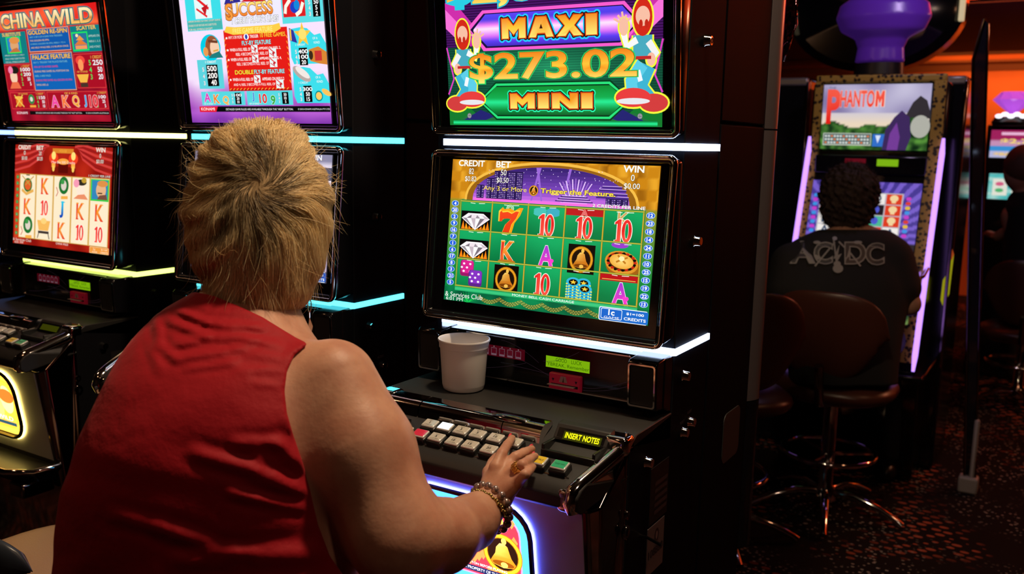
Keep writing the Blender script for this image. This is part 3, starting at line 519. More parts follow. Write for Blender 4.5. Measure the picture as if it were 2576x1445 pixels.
# ---- upper screen: China Wild paytable
def art_china_top(c):
    c.bg(lambda x, y: mixc((215, 25, 25), (250, 110, 60), .5 + .9 * nz(x * .5, y, 6)) if y > .82 else mixc((120, 10, 30), (190, 25, 50), .5 + .7 * nz(x, y, 5)), 0, 0, 1.58, 1, 50, 32)
    g = grad([(.85, (250, 200, 110)), (.885, (200, 110, 50)), (.9, (240, 200, 130)), (.97, (255, 235, 190))])
    c.text('CHINA', .07, .845, .76, .965, g, [(.09, (40, 130, 140)), (.055, (30, 40, 45))], .03); c.text('WILD', .82, .845, 1.5, .965, g, [(.09, (40, 130, 140)), (.055, (30, 40, 45))], .03)
    Y = (240, 190, 80); Wt = (190, 215, 205); T = (15, 120, 125)
    c.rect(.0, .53, .44, .81, T); c.text('SUBSTITUTE', .05, .775, .36, .805, Y, off=.02)
    c.rect(.1, .62, .34, .77, (40, 220, 80)); c.rect(.115, .63, .325, .76, (40, 130, 190)); c.ell(.23, .69, .07, .06, (215, 160, 110)); c.ell(.24, .735, .085, .03, (220, 140, 70)); c.poly([(.13, .63), (.32, .63), (.27, .67), (.2, .66)], (190, 110, 60))
    for k in range(3): c.text(('APPEARS ON REELS 2, 3 AND 4', 'ONLY AND SUBSTITUTES', 'FOR ALL SYMBOLS EXCEPT')[k], .04, .595 - k * .03, .37, .61 - k * .03, Wt)
    def frame(x0, y0, x1, y1, col): c.rect(x0, y0, x1, y1, (225, 150, 110)); c.rect(x0 + .01, y0 + .008, x1 - .01, y1 - .008, col)
    frame(.465, .62, 1.13, .825, (15, 85, 165)); frame(.465, .275, 1.13, .61, (15, 95, 175))
    c.text('GOLDEN RE-SPIN', .49, .775, 1.1, .81, Y, [(.05, (90, 50, 20))], .02); c.text('PALACE FEATURE', .5, .555, 1.1, .593, Y, [(.05, (90, 50, 20))], .02)
    for k, t in enumerate(('ANY 4 OR 5 OF A KIND WIN TRIGGERS', 'THE GOLDEN RE-SPIN.', 'DURING GOLDEN RE-SPIN, REELS 1 TO 4', 'ARE HELD WHILE REEL 5 IS RE-SPUN ONCE.')): c.text(t, .5, .745 - k * .031, .52 + .016 * len(t) * .95, .76 - k * .031, (225, 190, 120) if k in (1, 3) else (120, 190, 200))
    for k, t in enumerate(('ANY 3  TRIGGER THE PALACE FEATURE.', 'WIN UP TO 40 FREE GAMES.', 'DURING FREE GAMES ALL POSITIONS ON', 'REEL 3 ARE WILD', 'DURING FREE GAMES ALL GOLDEN RE-SPIN', 'WINS ARE x3')): c.text(t, .5, .52 - k * .04, .52 + .0155 * len(t), .537 - k * .04, ((120, 190, 200), (225, 40, 90), (225, 190, 120))[k % 3])
    c.rect(1.15, .6, 1.58, .82, T); c.text('SCATTER', 1.25, .785, 1.53, .818, Y, off=.02); c.rect(1.16, .61, 1.4, .77, (30, 220, 90)); c.rect(1.175, .622, 1.385, .758, (40, 110, 150)); c.poly([(1.19, .66), (1.38, .66), (1.28, .71)], (220, 120, 50)); c.rect(1.2, .625, 1.37, .655, (235, 150, 90)); c.poly([(1.22, .7), (1.34, .7), (1.28, .74)], (235, 150, 60)); c.ell(1.24, .74, .02, .014, (250, 220, 170))
    for k in range(3): c.text(('APPEARS ON', 'REELS 1, 2, 3', 'AND 4 ONLY.')[k], 1.41, .72 - k * .045, 1.57, .738 - k * .045, Wt)
    red = (165, 15, 35)
    def box(x0, y0, x1, y1): c.rect(x0, y0, x1, y1, (215, 60, 60)); c.rect(x0 + .008, y0 + .006, x1 - .008, y1 - .006, red)
    box(0.0, .28, .455, .52); box(1.145, .29, 1.575, .585); box(.03, .11, .62, .265); box(.645, .11, 1.57, .265)
    def pay(x, y, rows, h=.04, s=1): 
        for k, (a, b) in enumerate(rows): c.text(a, x, y - k * h, x + .03 * s, y - k * h + h * .72, (50, 215, 90), off=.02); c.text(b, x + .16 * s - .036 * len(b) * s, y - k * h, x + .17 * s, y - k * h + h * .72, (235, 235, 240), off=.02)
    c.text('1 CREDIT', .29, .49, .43, .51, Y); pay(.26, .455, (('5', '1000'), ('4', '200'), ('3', '50'), ('2', '5')), .043); c.text('1 CREDIT', 1.4, .54, 1.56, .565, Y); pay(1.36, .485, (('5', '250'), ('4', '50'), ('3', '20')), .06, 1.2)
    c.ell(.14, .41, .06, .07, (240, 200, 170)); c.ell(.17, .47, .07, .035, (30, 25, 20)); c.ell(.1, .47, .04, .035, (240, 130, 170)); c.poly([(.05, .3), (.24, .3), (.2, .36), (.1, .36)], (230, 110, 70))
    c.ell(1.24, .53, .07, .04, (235, 70, 60)); c.ell(1.24, .49, .04, .05, (245, 150, 90)); c.text('OF A KIND', 1.17, .425, 1.33, .44, Y); c.poly([(1.16, .41), (1.34, .41), (1.3, .34), (1.2, .34)], (240, 180, 70)); c.rect(1.2, .3, 1.31, .335, (70, 50, 40))
    c.text('OF A KIND', .17, .243, .33, .257, Y); c.text('1 CREDIT', .47, .24, .59, .256, Y); pay(.47, .2, (('5', '150'), ('4', '50'), ('3', '10')), .038, .8); c.text('OF A KIND', .93, .24, 1.13, .257, Y); c.text('1 CREDIT', 1.43, .24, 1.56, .256, Y); pay(1.4, .2, (('5', '100'), ('4', '25'), ('3', '5')), .038, .85)
    c.ell(.17, .18, .055, .05, (230, 130, 40)); c.ell(.17, .215, .07, .015, (240, 180, 70)); c.line([(.1, .24), (.24, .13)], .012, (235, 200, 90)); c.line([(.24, .24), (.1, .13)], .012, (235, 200, 90)); c.ell(.38, .2, .05, .045, (50, 130, 70)); c.ell(.38, .2, .025, .022, (220, 210, 200)); c.rect(.34, .125, .44, .145, (240, 160, 60))
    for t, x, col in (('A', .7, (235, 70, 160)), ('K', .87, (240, 120, 60)), ('Q', 1.03, (240, 170, 60)), ('J', 1.2, (40, 160, 220)), ('10', 1.3, (220, 50, 60))): c.text(t, x, .13, x + (.12 if t != 'J' else .07), .225, col, [(.06, (250, 215, 215))], .04)
    c.rect(.32, .058, 1.57, .092, (15, 10, 12)); c.text('KONAMI', .1, .063, .28, .086, (250, 235, 235), off=.02); c.text('DETAILED GAME RULES ARE AVAILABLE THROUGH THE "HELP" BUTTON.', .42, .068, 1.16, .081, (225, 220, 215)); c.text('\u00a9 2010 KONAMI AUSTRALIA', 1.22, .068, 1.56, .081, (225, 220, 215))

# ---- lower screen: China Wild reels
def art_china(c):
    c.hole = (246, 228, 196)
    c.bg(lambda x, y: mixc((120, 10, 8), (205, 50, 25), .45 + .6 * nz(x, y, 4)), 0, 0, 1.58, 1, 40, 26)
    for sx in (0, 1):
        X = (lambda a: a) if not sx else (lambda a: 1.58 - a)
        for k in range(7): c.line([(X(.0), .74 + .035 * k), (X(.25), .79 + .032 * k), (X(.45), .88 + .022 * k), (X(.52 + .01 * k), .995)], .022, ((205, 60, 55), (150, 25, 25))[k % 2])
    c.rect(.62, .72, 1.02, .8, (120, 20, 10)); c.rect(.64, .93, .98, .975, (215, 130, 40)); c.text('HOUSE', .75, .94, .87, .965, (235, 170, 60))
    for x in (.66, .98): c.ell(x, .88, .075, .055, (235, 60, 30)); c.ell(x, .905, .035, .04, (255, 220, 120)); c.rect(x - .03, .79, x + .03, .83, (250, 170, 70)); c.ell(x, .78, .02, .03, (255, 200, 90))
    c.rect(.74, .74, .9, .83, (90, 10, 5)); c.ell(.82, .85, .09, .03, (250, 160, 60)); c.text('Max Bet 500 Credits', .63, .83, 1.01, .855, (245, 225, 205), [(.05, (60, 10, 5))], .01)
    c.text('1 CREDIT PER LINE', 1.23, .72, 1.56, .74, (240, 235, 225), [(.05, (40, 10, 5))])
    cx = [.092, .376, .672, .966, 1.257, 1.556]; ry = [.705, .49, .275, .072]; mid = [(cx[i] + cx[i + 1]) / 2 for i in range(5)]
    for i in range(5): c.rect(cx[i], .065, cx[i + 1], .712, (210, 165, 80)); c.rect(cx[i] + .012, .072, cx[i + 1] - .012, .703, (246, 228, 196))
    c.rect(.02, .06, .088, .71, (205, 60, 30))
    for k in range(10): c.ell(.055, .675 - k * .063, .024, .019, (50, 140, 60)); c.text(('4', '2', '9', '7', '1', '6', '8', '3', '5', '10')[k], .047, .667 - k * .063, .063, .683 - k * .063, (200, 230, 200))
    y = [.6, .385, .18]
    def jade(x, yy): c.ell(x + .02, yy + .02, .08, .085, (30, 110, 45)); c.ell(x + .02, yy + .02, .045, .05, (215, 205, 190)); c.ell(x - .0, yy + .055, .03, .025, (60, 150, 70)); c.line([(x - .1, yy + .0), (x - .07, yy - .05), (x - .1, yy - .09)], .01, (190, 40, 30)); c.line([(x - .02, yy - .1), (x + .09, yy - .095)], .03, (240, 170, 70))
    c.ell(mid[0], y[0], .075, .07, (60, 110, 40)); c.ell(mid[0], y[0], .055, .05, (220, 90, 40)); c.line([(mid[0] - .1, y[0] + .09), (mid[0] + .04, y[0] + .0)], .012, (190, 150, 60)); c.line([(mid[0] + .1, y[0] + .09), (mid[0] - .04, y[0])], .012, (190, 150, 60)); c.line([(mid[0] - .1, y[0] - .05), (mid[0] - .02, y[0] - .09), (mid[0] + .1, y[0] - .05)], .03, (225, 170, 80)); c.line([(mid[0] - .03, y[0] + .1), (mid[0] + .03, y[0] + .1)], .01, (60, 60, 50))
    jade(mid[2], y[0]); jade(mid[0], y[2])
    c.ell(mid[3], y[0] - .01, .065, .07, (250, 225, 205)); c.ell(mid[3] + .01, y[0] + .06, .08, .03, (45, 40, 30)); c.ell(mid[3] - .07, y[0] + .05, .045, .04, (240, 150, 175)); c.poly([(mid[3] - .11, y[0] - .1), (mid[3] + .12, y[0] - .1), (mid[3] + .06, y[0] - .05), (mid[3] - .04, y[0] - .06)], (230, 140, 100)); c.ell(mid[3] + .05, y[0] + .08, .04, .025, (190, 150, 50))
    c.rect(cx[4] + .012, .495, cx[5] - .012, .7, (50, 200, 70)); c.rect(cx[4] + .03, .51, cx[5] - .03, .69, (50, 130, 180)); c.ell(mid[4] + .02, y[0] + .0, .075, .075, (225, 175, 130)); c.ell(mid[4] + .04, y[0] + .06, .08, .03, (215, 140, 70)); c.poly([(mid[4] - .04, .51), (mid[4] + .12, .51), (mid[4] + .1, .56), (mid[4], .55)], (120, 75, 60)); c.line([(mid[4] - .03, y[0] - .03), (mid[4] + .04, y[0] - .03)], .012, (60, 40, 30))
    for i, j in ((1, 0), (0, 1), (3, 1), (4, 1), (2, 2)): sym_k(c, mid[i], y[j], .15)
    for i, j in ((1, 1), (3, 2), (4, 2)): sym_ten(c, mid[i], y[j], .15)
    sym_j(c, mid[2], y[1], .15)
    c.poly([(mid[1] - .11, y[2] + .08), (mid[1] + .11, y[2] + .08), (mid[1] + .08, y[2] - .02), (mid[1] - .08, y[2] - .02)], (240, 180, 90)); c.ell(mid[1], y[2] + .075, .05, .03, (250, 205, 120)); c.rect(mid[1] - .09, y[2] - .05, mid[1] + .09, y[2] - .025, (60, 50, 45)); c.line([(mid[1] - .08, y[2] - .05), (mid[1] - .1, y[2] - .1)], .012, (60, 50, 45)); c.line([(mid[1] + .08, y[2] - .05), (mid[1] + .1, y[2] - .1)], .012, (60, 50, 45))
    c.text('CHINA WILD', .74, .04, .94, .06, (240, 230, 215)); c.text('& Services Club', -.0, .03, .32, .056, (225, 215, 200)); c.text('6:01 PM', .03, .003, .18, .026, (225, 215, 200))
    c.rrect(1.28, .0, 1.575, .062, .01, (245, 215, 160)); c.rrect(1.285, .003, 1.572, .058, .008, (235, 150, 60)); c.text('1c', 1.33, .026, 1.38, .052, (255, 240, 210)); c.text('GAME', 1.32, .008, 1.4, .02, (255, 240, 210)); c.text('$1=100', 1.46, .033, 1.55, .05, (255, 240, 210)); c.text('CREDITS', 1.45, .008, 1.56, .024, (255, 240, 210))
    meters(c, ('0', '$0.00'), ('20', '$0.20'), 0, (235, 220, 205))

# ---- lower screen: Flying To Success reels (mostly behind the player)
def art_flying_low(c):
    c.hole = (245, 240, 240)
    c.bg(lambda x, y: mixc((70, 70, 95), (165, 160, 190), .5 + .5 * nz(x, y, 3)) if y > .9 else mixc((205, 185, 215), (240, 230, 245), y), 0, 0, 1.58, 1, 20, 20)
    c.rect(0, .8, 1.58, .9, (85, 85, 105)); c.text('MAX LINE BET 20', 1.2, .8, 1.57, .825, (60, 60, 80))
    mid = [.235, .51, .79, 1.07, 1.35]
    c.rect(.08, .1, 1.5, .71, (60, 90, 190))
    for m_ in mid: c.rect(m_ - .13, .11, m_ + .13, .7, (245, 240, 240))
    c.rect(1.505, .12, 1.56, .7, (200, 30, 40))
    for k in range(9): c.rect(1.515, .13 + .06 * k, 1.55, .175 + .06 * k, ((60, 170, 80), (40, 90, 200), (230, 200, 60))[k % 3])
    for i in range(5): (sym_k, sym_ten, sym_a)[i % 3](c, mid[i], .6, .15); (sym_ten, sym_a, sym_k)[i % 3](c, mid[i], .4, .15); (sym_a, sym_k, sym_ten)[i % 3](c, mid[i], .2, .15)
    c.rect(0, 0, 1.58, .09, (60, 65, 90)); c.rrect(1.24, .005, 1.575, .088, .012, (240, 245, 250)); c.rrect(1.246, .009, 1.58, .083, .01, (25, 90, 190)); c.text('$1=100', 1.42, .05, 1.55, .07, (255, 255, 255), off=.02); c.text('CREDITS', 1.4, .018, 1.565, .036, (255, 255, 255), off=.02); c.text('1c', 1.29, .03, 1.36, .073, (255, 255, 255))
    c.text('& Services Club', .01, .03, .32, .056, (225, 225, 240)); meters(c, ('0', '$0.00'), ('20', '$0.20'), 0, (245, 245, 250))

# ------------------------------------------------------------------ the row of three slot machines
def Yp(z): return -(.03 + .095 * abs(z - 1.498))
def rr_outline(x0, x1, z0, z1, r, n=6):
    pts = []
    for cx, cz, a in ((x1 - r, z1 - r, 0), (x0 + r, z1 - r, 90), (x0 + r, z0 + r, 180), (x1 - r, z0 + r, 270)):
        for k in range(n + 1): t = math.radians(a + k * 90 / n); pts.append((cx + r * math.cos(t), cz + r * math.sin(t)))
    return pts
def frame_ring(mb, x0, x1, z0, z1, r, layers, yf=Yp):
    """layers: (inset, dy, fixed_y or None) lofted across nested rounded outlines"""
    rings = []
    for ins, dy, fy in layers:
        o = rr_outline(x0 + ins, x1 - ins, z0 + ins, z1 - ins, max(.004, r - ins))
        rings.append([(x, (fy if fy is not None else yf(z) + dy), z) for x, z in o])
    return mb.loft(rings)
def led(name, col, core, s):
    return mat(name, (0.02, 0.02, 0.02), 0.3, emit=core, strength=s)
LED = {'white': led('white_blue_led', None, (0.55, 0.70, 1.0), 5.5), 'cyan': led('cyan_led', None, (0.10, 0.85, 1.0), 2.6), 'yellow': led('yellow_led', None, (1.0, 0.93, 0.28), 4.0), 'blue': led('blue_led', None, (0.25, 0.40, 1.0), 3.0), 'lime': led('lime_led', None, (0.78, 1.0, 0.18), 2.8)}
BELLY = {'white': ((70, 150, 255), 3.2), 'cyan': ((40, 200, 255), 2.0), 'yellow': ((255, 190, 60), 3.2), 'blue': ((70, 150, 255), 2.0)}
LCDG = mat('green_lcd', (0.05, 0.2, 0.02), 0.3, emit=srgb((150, 215, 20)), strength=0.62)
REDP = mat('dim_red_acrylic', (0.35, 0.02, 0.05), 0.3, emit=srgb((190, 20, 50)), strength=0.12)
CAPM = mat('clear_button_rim', (0.75, 0.75, 0.72), 0.12, spec=0.8, coat=0.6)
FACE = {'grey': mat('grey_button_face', srgb((205, 200, 188)), 0.25, coat=0.5), 'yellow': mat('yellow_button_face', srgb((225, 190, 20)), 0.25, emit=srgb((220, 190, 20)), strength=0.12, coat=0.5), 'red': mat('red_button_face', srgb((215, 30, 60)), 0.25, emit=srgb((210, 20, 60)), strength=0.12, coat=0.5), 'green': mat('green_button_face', srgb((30, 165, 105)), 0.25, emit=srgb((30, 160, 100)), strength=0.15, coat=0.5), 'lit': mat('lit_white_button_face', (0.8, 0.9, 1), 0.25, emit=(0.75, 0.9, 1.0), strength=1.6), 'dark': mat('dark_steel_face', (0.25, 0.3, 0.35), 0.15, 0.9)}
INSM = mat('yellow_vfd', (0.1, 0.1, 0.0), 0.3, emit=srgb((235, 230, 10)), strength=1.1)
LABEL = mat('white_sticker', (0.45, 0.42, 0.42), 0.5); LABELD = mat('grey_sticker', (0.16, 0.14, 0.15), 0.5)
def deck_z(y): return .985 + .335 * (y + .19)
def machine(X0, label, group, ledc, art_up, art_low, insert, belly):
    root = thing('slot_machine', label, 'slot machine', (X0, 0, 0), 0, group)
    B = lambda name, m, mb, **k: mb.build(name, m, root, **k)
    # carcass
    mb = MB(); mb.slab([(.185, 0, -.55, 0), (.185, 2.2, -.55, 0), (0, 2.2, -.55, 0), (0, 1.0, -.55, 0), (-.19, .985, -.55, 0), (-.19, 0, -.55, 0)]); B('cabinet', BLACK, mb, bevel=.003)
    mb = MB(); mb.span((-.552, .19, 0), (.0, .485, 1.545)); B('rear_shell', BLACK, mb, bevel=.004)
    mb = MB(); mb.span((-.552, .19, 1.548), (.0, .485, 2.2)); B('rear_shell', BLACK, mb, bevel=.004)
    for z0, z1 in ((.54, .905), (.908, 1.538), (1.542, 2.15)):
        mb = MB(); n = 9
        rings = [[(.005 + .006 * math.cos(PI * j / (n - 1)) if 0 else .0 + .016 * math.sin(PI * j / (n - 1)), .487 + .075 * j / (n - 1) + .01 * (z - 1.3), z) for j in range(n)] + [(-.03, .562, z), (-.03, .487, z)] for z in np.linspace(z0, z1, 6)]
        mb.loft(rings, True, True); B('rear_trim', POSTM if z0 > .8 else BLACK2, mb)
    # front lower door
    mb = MB(); mb.slab([(-.19, .985, -.548, -.002), (-.20, .965, -.548, -.002), (-.27, .9, -.535, -.012), (-.285, .893, -.52, -.03), (-.205, .40, -.52, -.03), (-.205, .02, -.52, -.03), (-.19, .02, -.55, 0)]); B('lower_door', CHROMED, mb, bevel=.004)
    Yd = lambda z: -.285 + (.893 - z) * .162 - .002
    mb = MB(); mb.add([(-.512, Yd(.89), .89), (-.040, Yd(.89), .89), (-.040, Yd(.645), .645), (-.512, Yd(.645), .645)] + [(x, Yd(z) + .004, z) for x, z in ((-.512, .89), (-.04, .89), (-.04, .645), (-.512, .645))], [(0, 1, 2, 3), (4, 7, 6, 5), (0, 4, 5, 1), (1, 5, 6, 2), (2, 6, 7, 3), (3, 7, 4, 0)]); B('front_panel', SATIN, mb, smooth=0)
    # lit belly window
    bx0, bx1, bz0, bz1 = -.402, -.148, .690, .862
    mb = MB(); frame_ring(mb, bx0 - .012, bx1 + .012, bz0 - .012, bz1 + .012, .062, [(0, -.006, None), (.001, -.012, None), (.007, -.012, None), (.010, .002, None)], Yd); B('belly_window_rim', BLACK2, mb)
    mb = MB(); ol = rr_outline(bx0 - .0115, bx1 + .0115, bz0 - .0115, bz1 + .0115, .062); mb.tube([(x, Yd(z) - .0028, z) for x, z in ol], .0020, 6, True); B('belly_glow_strip', mat('halo_led', (.02, .02, .02), .4, emit={'white': (.10, .12, 1.0), 'cyan': (.05, .6, 1.0), 'yellow': (1.0, .72, .16), 'blue': (.1, .12, 1.0)}[ledc], strength={'white': 22, 'cyan': 6, 'yellow': 12, 'blue': 6}[ledc]), mb, smooth=60)
    if ledc == 'white': mb = MB(); mb.tube([(-.49, -.2905, .9015), (-.06, -.2905, .9015)], .002, 6); B('panel_glow_strip', mat('edge_led', (.02, .02, .02), .4, emit=(.18, .16, 1.0), strength=5), mb)
    c = Canvas(lambda x, y, l: (x, Yd(y) - .001 - l, y)); c.hole = (0, 0, 0)
    rim, st = BELLY[ledc]; big = [p for p in rr_outline(bx0, bx1, bz0, bz1, .05)]
    c.poly(big, tuple(min(255, int(k)) for k in rim)); inner = rr_outline(bx0 + .017, bx1 - .017, bz0 + .016, bz1 - .016, .036)
    if belly == 'bell':
        c.poly(inner, (245, 120, 200)); c.poly(rr_outline(bx0 + .02, bx1 - .02, bz0 + .019, bz1 - .019, .034), (235, 45, 60))
        for k in range(60):
            x = bx0 + .03 + .2 * ((k * 37) % 60) / 60; z = bz0 + .03 + .12 * ((k * 17) % 60) / 60; c.poly([(x, z - .012), (x + .008, z), (x, z + .012), (x - .008, z)], (250, 120, 60))
        sym_bell(c, -.205, .765, .042, box=False); sym_bell(c, -.345, .765, .042, box=False); c.rect(bx0 + .03, bz0 + .022, bx1 - .03, bz0 + .034, (20, 30, 70))
        c.text('REFER TO THE "HELP" BUTTON BEFORE PLAYING', bx0 + .035, bz0 + .037, bx1 - .05, bz0 + .042, (250, 240, 245)); c.text('CREDITS REMAIN THE PROPERTY OF THE PLAYER', bx0 + .035, bz0 + .025, bx1 - .04, bz0 + .031, (250, 240, 245)); c.text('MONEY BELL', -.36, .825, -.19, .84, (250, 220, 80), [(.05, (120, 20, 20))])
    else:
        c.poly(inner, (250, 170, 40)); c.poly(rr_outline(bx0 + .024, bx1 - .024, bz0 + .022, bz1 - .022, .03), (240, 150, 50))
        c.ell(-.275, .775, .055, .062, (235, 170, 90)); c.ell(-.2, .79, .03, .04, (250, 205, 120)); c.ell(-.2, .80, .036, .02, (200, 90, 30)); c.ell(-.275, .825, .06, .025, (200, 80, 30)); c.rect(bx0 + .035, bz0 + .024, bx1 - .03, bz0 + .034, (30, 60, 70)); c.text('CHINA WILD', -.36, bz0 + .038, -.19, bz0 + .05, (250, 240, 200))
    am = artmat('belly_window_light', True, st); c.build('belly_window', root, [am, am])
    # button deck
    prof = [(.0, 1.0), (-.165, 1.0), (-.19, deck_z(-.19)), (-.3, deck_z(-.3)), (-.316, .94), (-.325, .928), (-.325, .908), (-.312, .898), (-.19, .93), (0, .95)]
    def tx(y): t = max(0, (-y - .19) / .135); return (-.55 + .03 * t, 0 - .03 * t)
    mb = MB(); mb.slab([(y, z, tx(y)[0], tx(y)[1]) for y, z in prof]); B('button_deck', DECK, mb, bevel=.0025)
    mb = MB(); mb.tube([(-.49, -.297, deck_z(-.297) + .0006), (-.06, -.297, deck_z(-.297) + .0006)], .0012, 6); B('deck_edge_line', CHROME, mb)
    # ring moulding where the cup stands
    for sx, name in ((1, 'r'), (-1, 'l')):
        X = (lambda a: a) if sx == 1 else (lambda a: -.55 - a)
        mb = MB(); mb.tube([(X(-.016), -.165, .994), (X(-.014), -.185, .986), (X(-.016), -.21, .974), (X(-.036), -.295, .946), (X(-.042), -.313, .935), (X(-.043), -.320, .918), (X(-.041), -.314, .902)], [.009, .0105, .0105, .0105, .012, .012, .010], 12, flat=1.25); B('chrome_arm', CHROME, mb, smooth=80)
        mb = MB(); mb.span((min(X(-.045), X(.0)), -.205, .968), (max(X(-.045), X(.0)), -.165, 1.003)); o = B('arm_corner_cap', CHROME, mb, bevel=.009, seg=4)
        mb = MB(); mb.box((X(-.05), -.305, .918), (.045, .04, .042)); B('arm_front_cap', CHROME, mb, bevel=.012, seg=4)
    for x0, x1 in ((-.505, -.43), (-.427, -.24), (-.238, -.158)):
        mb = MB(); n = 12; pr = [(-.178, .996), (-.182, 1.002)] + [(-.203 - .024 * math.sin(PI / 2 * k / n), .978 + .024 * math.cos(PI / 2 * k / n)) for k in range(n + 1)] + [(-.23, .968)]
        mb.slab([(y, z, x0, x1) for y, z in pr]); B('chrome_hood', HOODM, mb, smooth=50)
    mb = MB(); mb.sph((-.232, -.203, .998), (.045, .017, .009), 12); o = B('coin_cup', CHROMED, mb, smooth=180)
    mb = MB(); mb.add([(-.505, -.245, .9715), (-.43, -.245, .9715), (-.427, -.275, .962), (-.505, -.275, .962)] + [(-.505, -.245, .966), (-.43, -.245, .966), (-.427, -.275, .956), (-.505, -.275, .956)], [(0, 1, 2, 3), (4, 7, 6, 5), (0, 4, 5, 1), (1, 5, 6, 2), (2, 6, 7, 3), (3, 7, 4, 0)]); B('glossy_panel', BLACK2, mb, smooth=0)
    # note acceptor
    mb = MB(); mb.slab([(-.178, 1.0, -.138, -.034), (-.178, 1.008, -.138, -.034), (-.196, 1.006, -.138, -.034), (-.214, .984, -.138, -.034), (-.214, .970, -.138, -.034)]); B('note_acceptor', DECK, mb, bevel=.002)
    mb = MB()
    for a, b in (((-.138, -.256, .962), (-.132, -.21, .984)), ((-.040, -.256, .962), (-.034, -.21, .984)), ((-.138, -.258, .960), (-.034, -.25, .975))): mb.span(a, b)
    B('note_slot_frame', RUB, mb, bevel=.0015)
    mb = MB(); mb.add([(-.132, -.2150, .9825), (-.040, -.2150, .9825), (-.040, -.2145, .9715), (-.132, -.2145, .9715), (-.132, -.2015, 1.0005), (-.040, -.2015, 1.0005), (-.132, -.252, .967), (-.040, -.252, .967)], [(0, 1, 5, 4), (3, 2, 1, 0), (6, 7, 2, 3)]); B('note_slot', BLACK2, mb, smooth=0)
    if insert:
        c = Canvas(lambda x, y, l: (x, -.2152 + (y - .9825) / .018 * .0135 - .0012 - l * 4, y + .0008 + l * 4)); c.hole = 0
        c.rect(-.119, .9835, -.045, .9965, (45, 48, 2)); c.text(insert, -.115, .9865, -.049, .9945, (240, 238, 20), off=.03); c.build('note_display', root, [artmat('vfd', False, 1.3)] * 2)
    # buttons
    def button(x, y, face, cap=''):
        z = deck_z(y) + .006; R = Matrix.Rotation(math.atan(.335), 3, 'X')
        mb = MB(); mb.box((x, y, z - .003), (.0335, .0275, .016), R); b = B('button', RUB, mb, bevel=.003)
        mb = MB(); mb.box(Vector((x, y, z)) + R @ Vector((0, 0, .0065)), (.0285, .0225, .005), R); k = mb.build('button_cap', CAPM, b, bevel=.002)
        mb = MB(); mb.box(Vector((x, y, z)) + R @ Vector((0, 0, .0091)), (.0245, .0185, .0006), R); f = mb.build('button_face', FACE[face], b)
        if cap:
            o_ = Vector((x, y, z)) + R @ Vector((0, 0, .0096)); c = Canvas(lambda a, bb, l: tuple(o_ + R @ Vector((a, bb, l))))
            wd = .0028 * len(cap) if len(cap) < 4 else .0095
            c.text(cap, -wd, -.0028 if len(cap) < 4 else -.0016, wd, .0028 if len(cap) < 4 else .0022, (50, 48, 45) if face != 'green' else (20, 120, 80), off=.02)
            if face == 'grey' and len(cap) < 4: c.text('BET' if y > -.268 else 'PLAY', -.004, .0048, .004, .0068, (90, 86, 80)); c.text('CREDITS' if y > -.268 else 'LINES', -.008, -.0078, .008, -.0056, (90, 86, 80))
            c.build('button_lettering', b, [PRINT, PRINT])
        return b
    for x, t, f in ((-.377, '1', 'grey'), (-.342, '', 'lit'), (-.306, '3', 'grey'), (-.270, '5', 'grey'), (-.232, '10', 'grey'), (-.193, '15', 'grey')): button(x, -.254, f, t)
    for x, t, f in ((-.412, 'HELP', 'yellow'), (-.376, '', 'red'), (-.339, '5', 'grey'), (-.301, '10', 'grey'), (-.265, '15', 'grey'), (-.225, '20', 'grey'), (-.183, '', 'dark'), (-.124, 'GAMBLE', 'yellow'), (-.083, 'TAKE WIN', 'green')): button(x, -.286, f, t)
    # middle: reader panel between speaker pods
    mb = MB(); mb.slab([(0, 1.0, -.548, -.002), (0, 1.112, -.548, -.002), (-.038, 1.110, -.548, -.002), (-.038, 1.016, -.548, -.002)]); B('reader_panel', BLACK2, mb, bevel=.002)
    mb = MB(); frame_ring(mb, -.486, -.067, 1.018, 1.108, .008, [(0, 0, None), (0, -.004, None), (.0025, -.004, None), (.0025, 0, None)], lambda z: -.038); B('reader_panel_trim', CHROME, mb)
    for sx in (1, -1):
        X = (lambda a: a) if sx == 1 else (lambda a: -.55 - a)
        xa, xb = sorted((X(-.062), X(-.004)))
        mb = MB(); mb.slab([(-.0, 1.114, xa, xb), (-.068, 1.110, xa, xb), (-.074, 1.104, xa, xb), (-.070, 1.018, xa, xb), (-.0, 1.010, xa, xb)]); p = B('speaker_pod', BLACK2, mb, bevel=.003)
        mb = MB(); yq = lambda z: -.0755 + (1.104 - z) * .045; frame_ring(mb, xa + .002, xb - .002, 1.022, 1.104, .006, [(0, .002, None), (0, -.002, None), (.003, -.002, None), (.0035, .003, None)], yq); mb.build('speaker_trim', CHROME, p)
        mb = MB(); mb.add([(xa + .006, yq(1.1) + .0005, 1.1), (xb - .006, yq(1.1) + .0005, 1.1), (xb - .006, yq(1.026) + .0005, 1.026), (xa + .006, yq(1.026) + .0005, 1.026)], [(0, 1, 2, 3)]); mb.build('speaker_grille', SPK, p, smooth=0)
    c = Canvas(lambda x, y, l: (x, -.0388 - l, y)); c.hole = 0
    c.rect(-.254, 1.060, -.157, 1.083, (150, 215, 15))
    if insert: 
        c.text('GOOD', -.232, 1.0735, -.207, 1.081, (60, 110, 5)); c.text('LUCK', -.197, 1.0735, -.174, 1.081, (60, 110, 5)); c.text('YBREAK, Remember', -.251, 1.0625, -.158, 1.0705, (60, 110, 5))
    lo = c.build('lcd_display', root, [artmat('lcd_green', True, .62)] * 2)
    c = Canvas(lambda x, y, l: (x, -.0388 - l, y))
    c.rect(-.412, 1.064, -.303, 1.087, (135, 15, 40))
